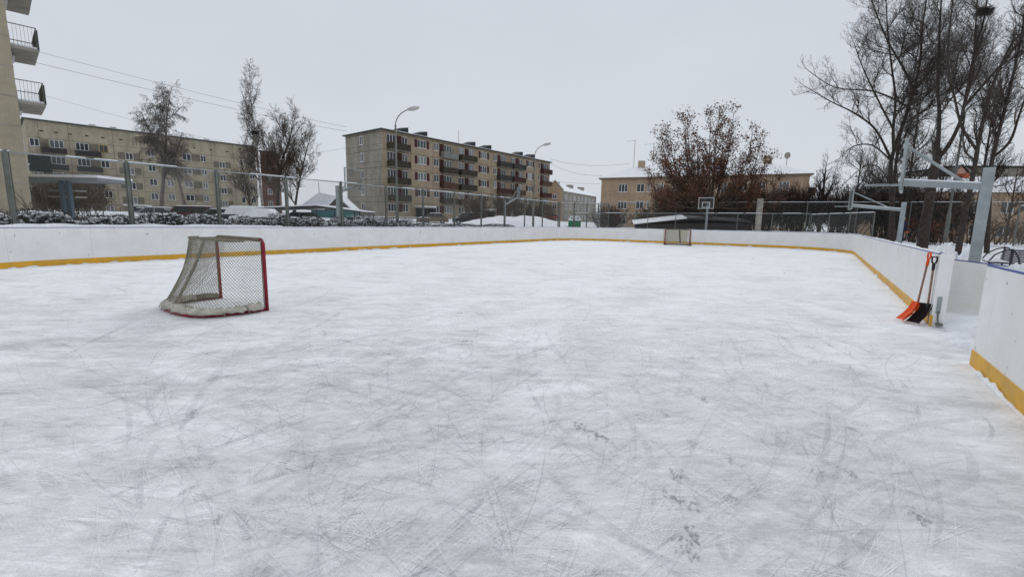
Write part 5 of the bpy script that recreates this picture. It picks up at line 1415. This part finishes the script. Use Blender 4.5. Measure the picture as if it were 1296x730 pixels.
shrub('leafy_shrub', 'dense brown-leaved shrub right of the canopy columns in front of the yellow block', -32.4, 34.0, .9, 2.6, 3.4, 40, BARKB, 52, (7500, .06, .24, LEAFT))
shrub('bare_shrub', 'thin bare shrub against the yellow tower wall at the left edge', -23.2, 22.3, .7, 1.4, 2.3, 9, BARKB, 53, dens=(0, 1.6, 2.4, 3))
SG = 'tan shrubs before the central block'
for i, (x, w, h, lb) in enumerate([(-4.4, 3, 4.0, 'tall tan bare shrub left of the others before the central block'), (-1.2, 3, 4.6, 'tallest tan bare shrub before the central block'), (1.8, 3, 3.8, 'tan bare shrub behind the solid grey backboard'), (4.4, 2.6, 3.0, 'low tan bare shrub nearest the far end of the central block')]):
    shrub('bare_shrub', lb, x, 59 + i * 1.2, 1.2, w, h, 34, BARKB, 60 + i, (1500, .05, .3, LEAFT), SG, twig=.012)
TG = 'dark thicket beyond the far fence'
spec = [(16.0, 53, 3.4, 3.2, 'brown shrub at the foot of the pinkish house wall'), (20, 55, 4, 5.6, 'dark shrub under the left half of the brown oak'), (24.2, 55, 4, 6.0, 'dark shrub under the right half of the brown oak'),
        (27.8, 51.5, 3.6, 5.6, 'dark shrub just right of the pale weathered post'), (31.6, 51, 3.6, 5.8, 'dark shrub under the stubby bare tree'), (35.2, 48.5, 3.6, 5.6, 'dark shrub behind the low corner fence'),
        (38.4, 46.0, 3.6, 6.0, 'tall dark shrub behind the second basketball stand'), (41.8, 45, 3.8, 4.8, 'dark shrub left of the thick forked trunk'), (36.0, 39.5, 2.6, 2.2, 'low snowy shrub at the foot of the thick forked trunk'),
        (44.5, 42.5, 3.0, 2.6, 'brown shrub between the right-hand trunks'), (48.0, 43, 4.0, 2.2, 'brown shrub in front of the tan house'), (52.5, 44, 4.0, 2.0, 'brown shrub at the far right before the tan house'), (12.2, 58, 3.0, 3.6, 'bare shrub between the pale gabled house and the pinkish house')]
for i, (x, y, w, h, lb) in enumerate(spec):
    tan = 'brown' in lb
    shrub('thicket_shrub', lb, x, y, .25, w, h, int(14 * h) if h > 3 else 22, BARKB if tan else BARK, 80 + i, (3000 if h > 3 else 900, .08, .4, LEAFT if tan else LEAF), TG, twig=.013, dens=(0, 2.2, 3.0, 3.6), dep=2.5)

# hedge: tangled dark twigs with clods of snow
def hedge(label, n0, s0, n1, s1, h, w, z, seed, dens):
    a, b_ = Vector(W(n0, s0)), Vector(W(n1, s1)); L = (b_ - a).length; d = (b_ - a).normalized()
    root = thing('hedge', label, 'hedge', a, math.atan2(d.y, d.x)); rg = np.random.default_rng(seed)
    N = int(L * dens)
    u = rg.uniform(0, L, N); v = rg.uniform(-w / 2, w / 2, N)
    hh = h * (0.85 + .12 * np.sin(u * 1.3) + .10 * np.sin(u * 3.7 + 1) + .06 * np.sin(u * 7.1))
    zz = rg.uniform(0, 1, N) ** .8 * hh
    p = np.stack([u, v, z + zz], 1); dr = rg.normal(size=(N, 3)); dr[:, 2] = np.abs(dr[:, 2]) + .5; dr /= np.linalg.norm(dr, axis=1, keepdims=True)
    ln = rg.uniform(.10, .32, (N, 1)); q = p + dr * ln; q[:, 2] = np.minimum(q[:, 2], z + hh + .12)
    add_obj('twigs', segmesh('twigs', np.hstack([p, q, np.full((N, 1), .011), np.full((N, 1), .006)]), HEDGE, 3), root)
    # snow clods: squashed octahedra sitting on the twigs, most on top
    M = int(L * dens * .55); u = rg.uniform(0, L, M); v = rg.uniform(-w / 2 - .03, w / 2 + .03, M)
    hh = h * (0.85 + .12 * np.sin(u * 1.3) + .10 * np.sin(u * 3.7 + 1) + .06 * np.sin(u * 7.1))
    zz = hh * (1 - .85 * rg.uniform(0, 1, M) ** 1.9); r = rg.uniform(.022, .07, M) * (0.5 + .7 * zz / hh)
    V = np.empty((M, 6, 3)); c = np.stack([u, v, z + zz], 1); an = rg.uniform(0, 6.28, M)
    for j in range(4):
        V[:, j] = c + np.stack([np.cos(an + j * 1.57) * r * rg.uniform(.8, 1.5, M), np.sin(an + j * 1.57) * r * rg.uniform(.8, 1.5, M), r * rg.uniform(-.15, .15, M)], 1)
    V[:, 4] = c + np.stack([0 * r, 0 * r, r * .75], 1); V[:, 5] = c - np.stack([0 * r, 0 * r, r * .35], 1)
    F = np.array([(0, 1, 4), (1, 2, 4), (2, 3, 4), (3, 0, 4), (1, 0, 5), (2, 1, 5), (3, 2, 5), (0, 3, 5)])
    Fa = (np.arange(M) * 6)[:, None, None] + F[None]
    me = bpy.data.meshes.new('snow_clods'); nf = M * 8
    me.vertices.add(M * 6); me.vertices.foreach_set('co', V.reshape(-1)); me.loops.add(nf * 3); me.loops.foreach_set('vertex_index', Fa.reshape(-1).astype(np.int32))
    me.polygons.add(nf); me.polygons.foreach_set('loop_start', np.arange(nf, dtype=np.int32) * 3); me.polygons.foreach_set('loop_total', np.full(nf, 3, dtype=np.int32))
    me.polygons.foreach_set('use_smooth', [True] * nf)
    me.materials.append(SNOW); me.update(calc_edges=True); add_obj('snow_clods', me, root)
hedge('clipped snowy hedge behind the left side boards, with the parked cars beyond', -22.9, -3.0, -22.9, 21.0, 0.98, 1.1, .72, 1, 1300)
hedge('lower ragged snowy hedge further along the left fence before the central block', -23.6, 21.2, -23.6, 34.0, .50, 1.2, .80, 2, 900)

# ------------------------------------------------------------------ overhead wires
def wire(label, a, b, sag, r=(.012, .02)):
    a, b = Vector(a), Vector(b); K = 24; segs = []; prev = None
    for k in range(K + 1):
        t = k / K; p = a.lerp(b, t) - Vector((0, 0, 4 * sag * t * (1 - t)))
        rr = r[0] + (r[1] - r[0]) * t
        if prev is not None: segs.append((*(prev - a), *(p - a), rr, rr))
        prev = p
    tag(add_obj('overhead_wire', segmesh('overhead_wire', segs, mat('wire_grey', (.2, .21, .23), .8), 4), None, a), label, 'wire', 'overhead wires')
wire('upper of two long wires from the left tower to the central block', (-28.3, 26.2, 10.9), (-29.5, 82.3, 17.6), .25, (.008, .022))
wire('lower of two long wires from the left tower to the central block', (-28.3, 26.2, 10.25), (-29.5, 82.3, 16.9), .3, (.010, .024))
wire('faint wire from the left tower down to the roof of the yellow block', (-27.6, 26.6, 8.5), (-63.6, 101.6, 18.0), .3, (.006, .02))
wire('upper wire from the central block to the chimney of the pinkish house', (8.9, 115.2, 17.3), (19.8, 80.3, 11.9), .9, (.03, .02))
wire('steeper wire from the central block to the eave corner of the pinkish house', (8.9, 115.2, 16.3), (14.9, 78.4, 9.6), .8, (.03, .02))
wire('lowest wire hanging level between the central block and the pinkish house', (9.5, 114.8, 11.9), (14.7, 78.6, 8.3), .2, (.025, .018))
wire('short upper wire left of the grey gable of the central block', (-60, 104, 15.5), (-29.8, 82.6, 14.1), .6, (.022, .02))
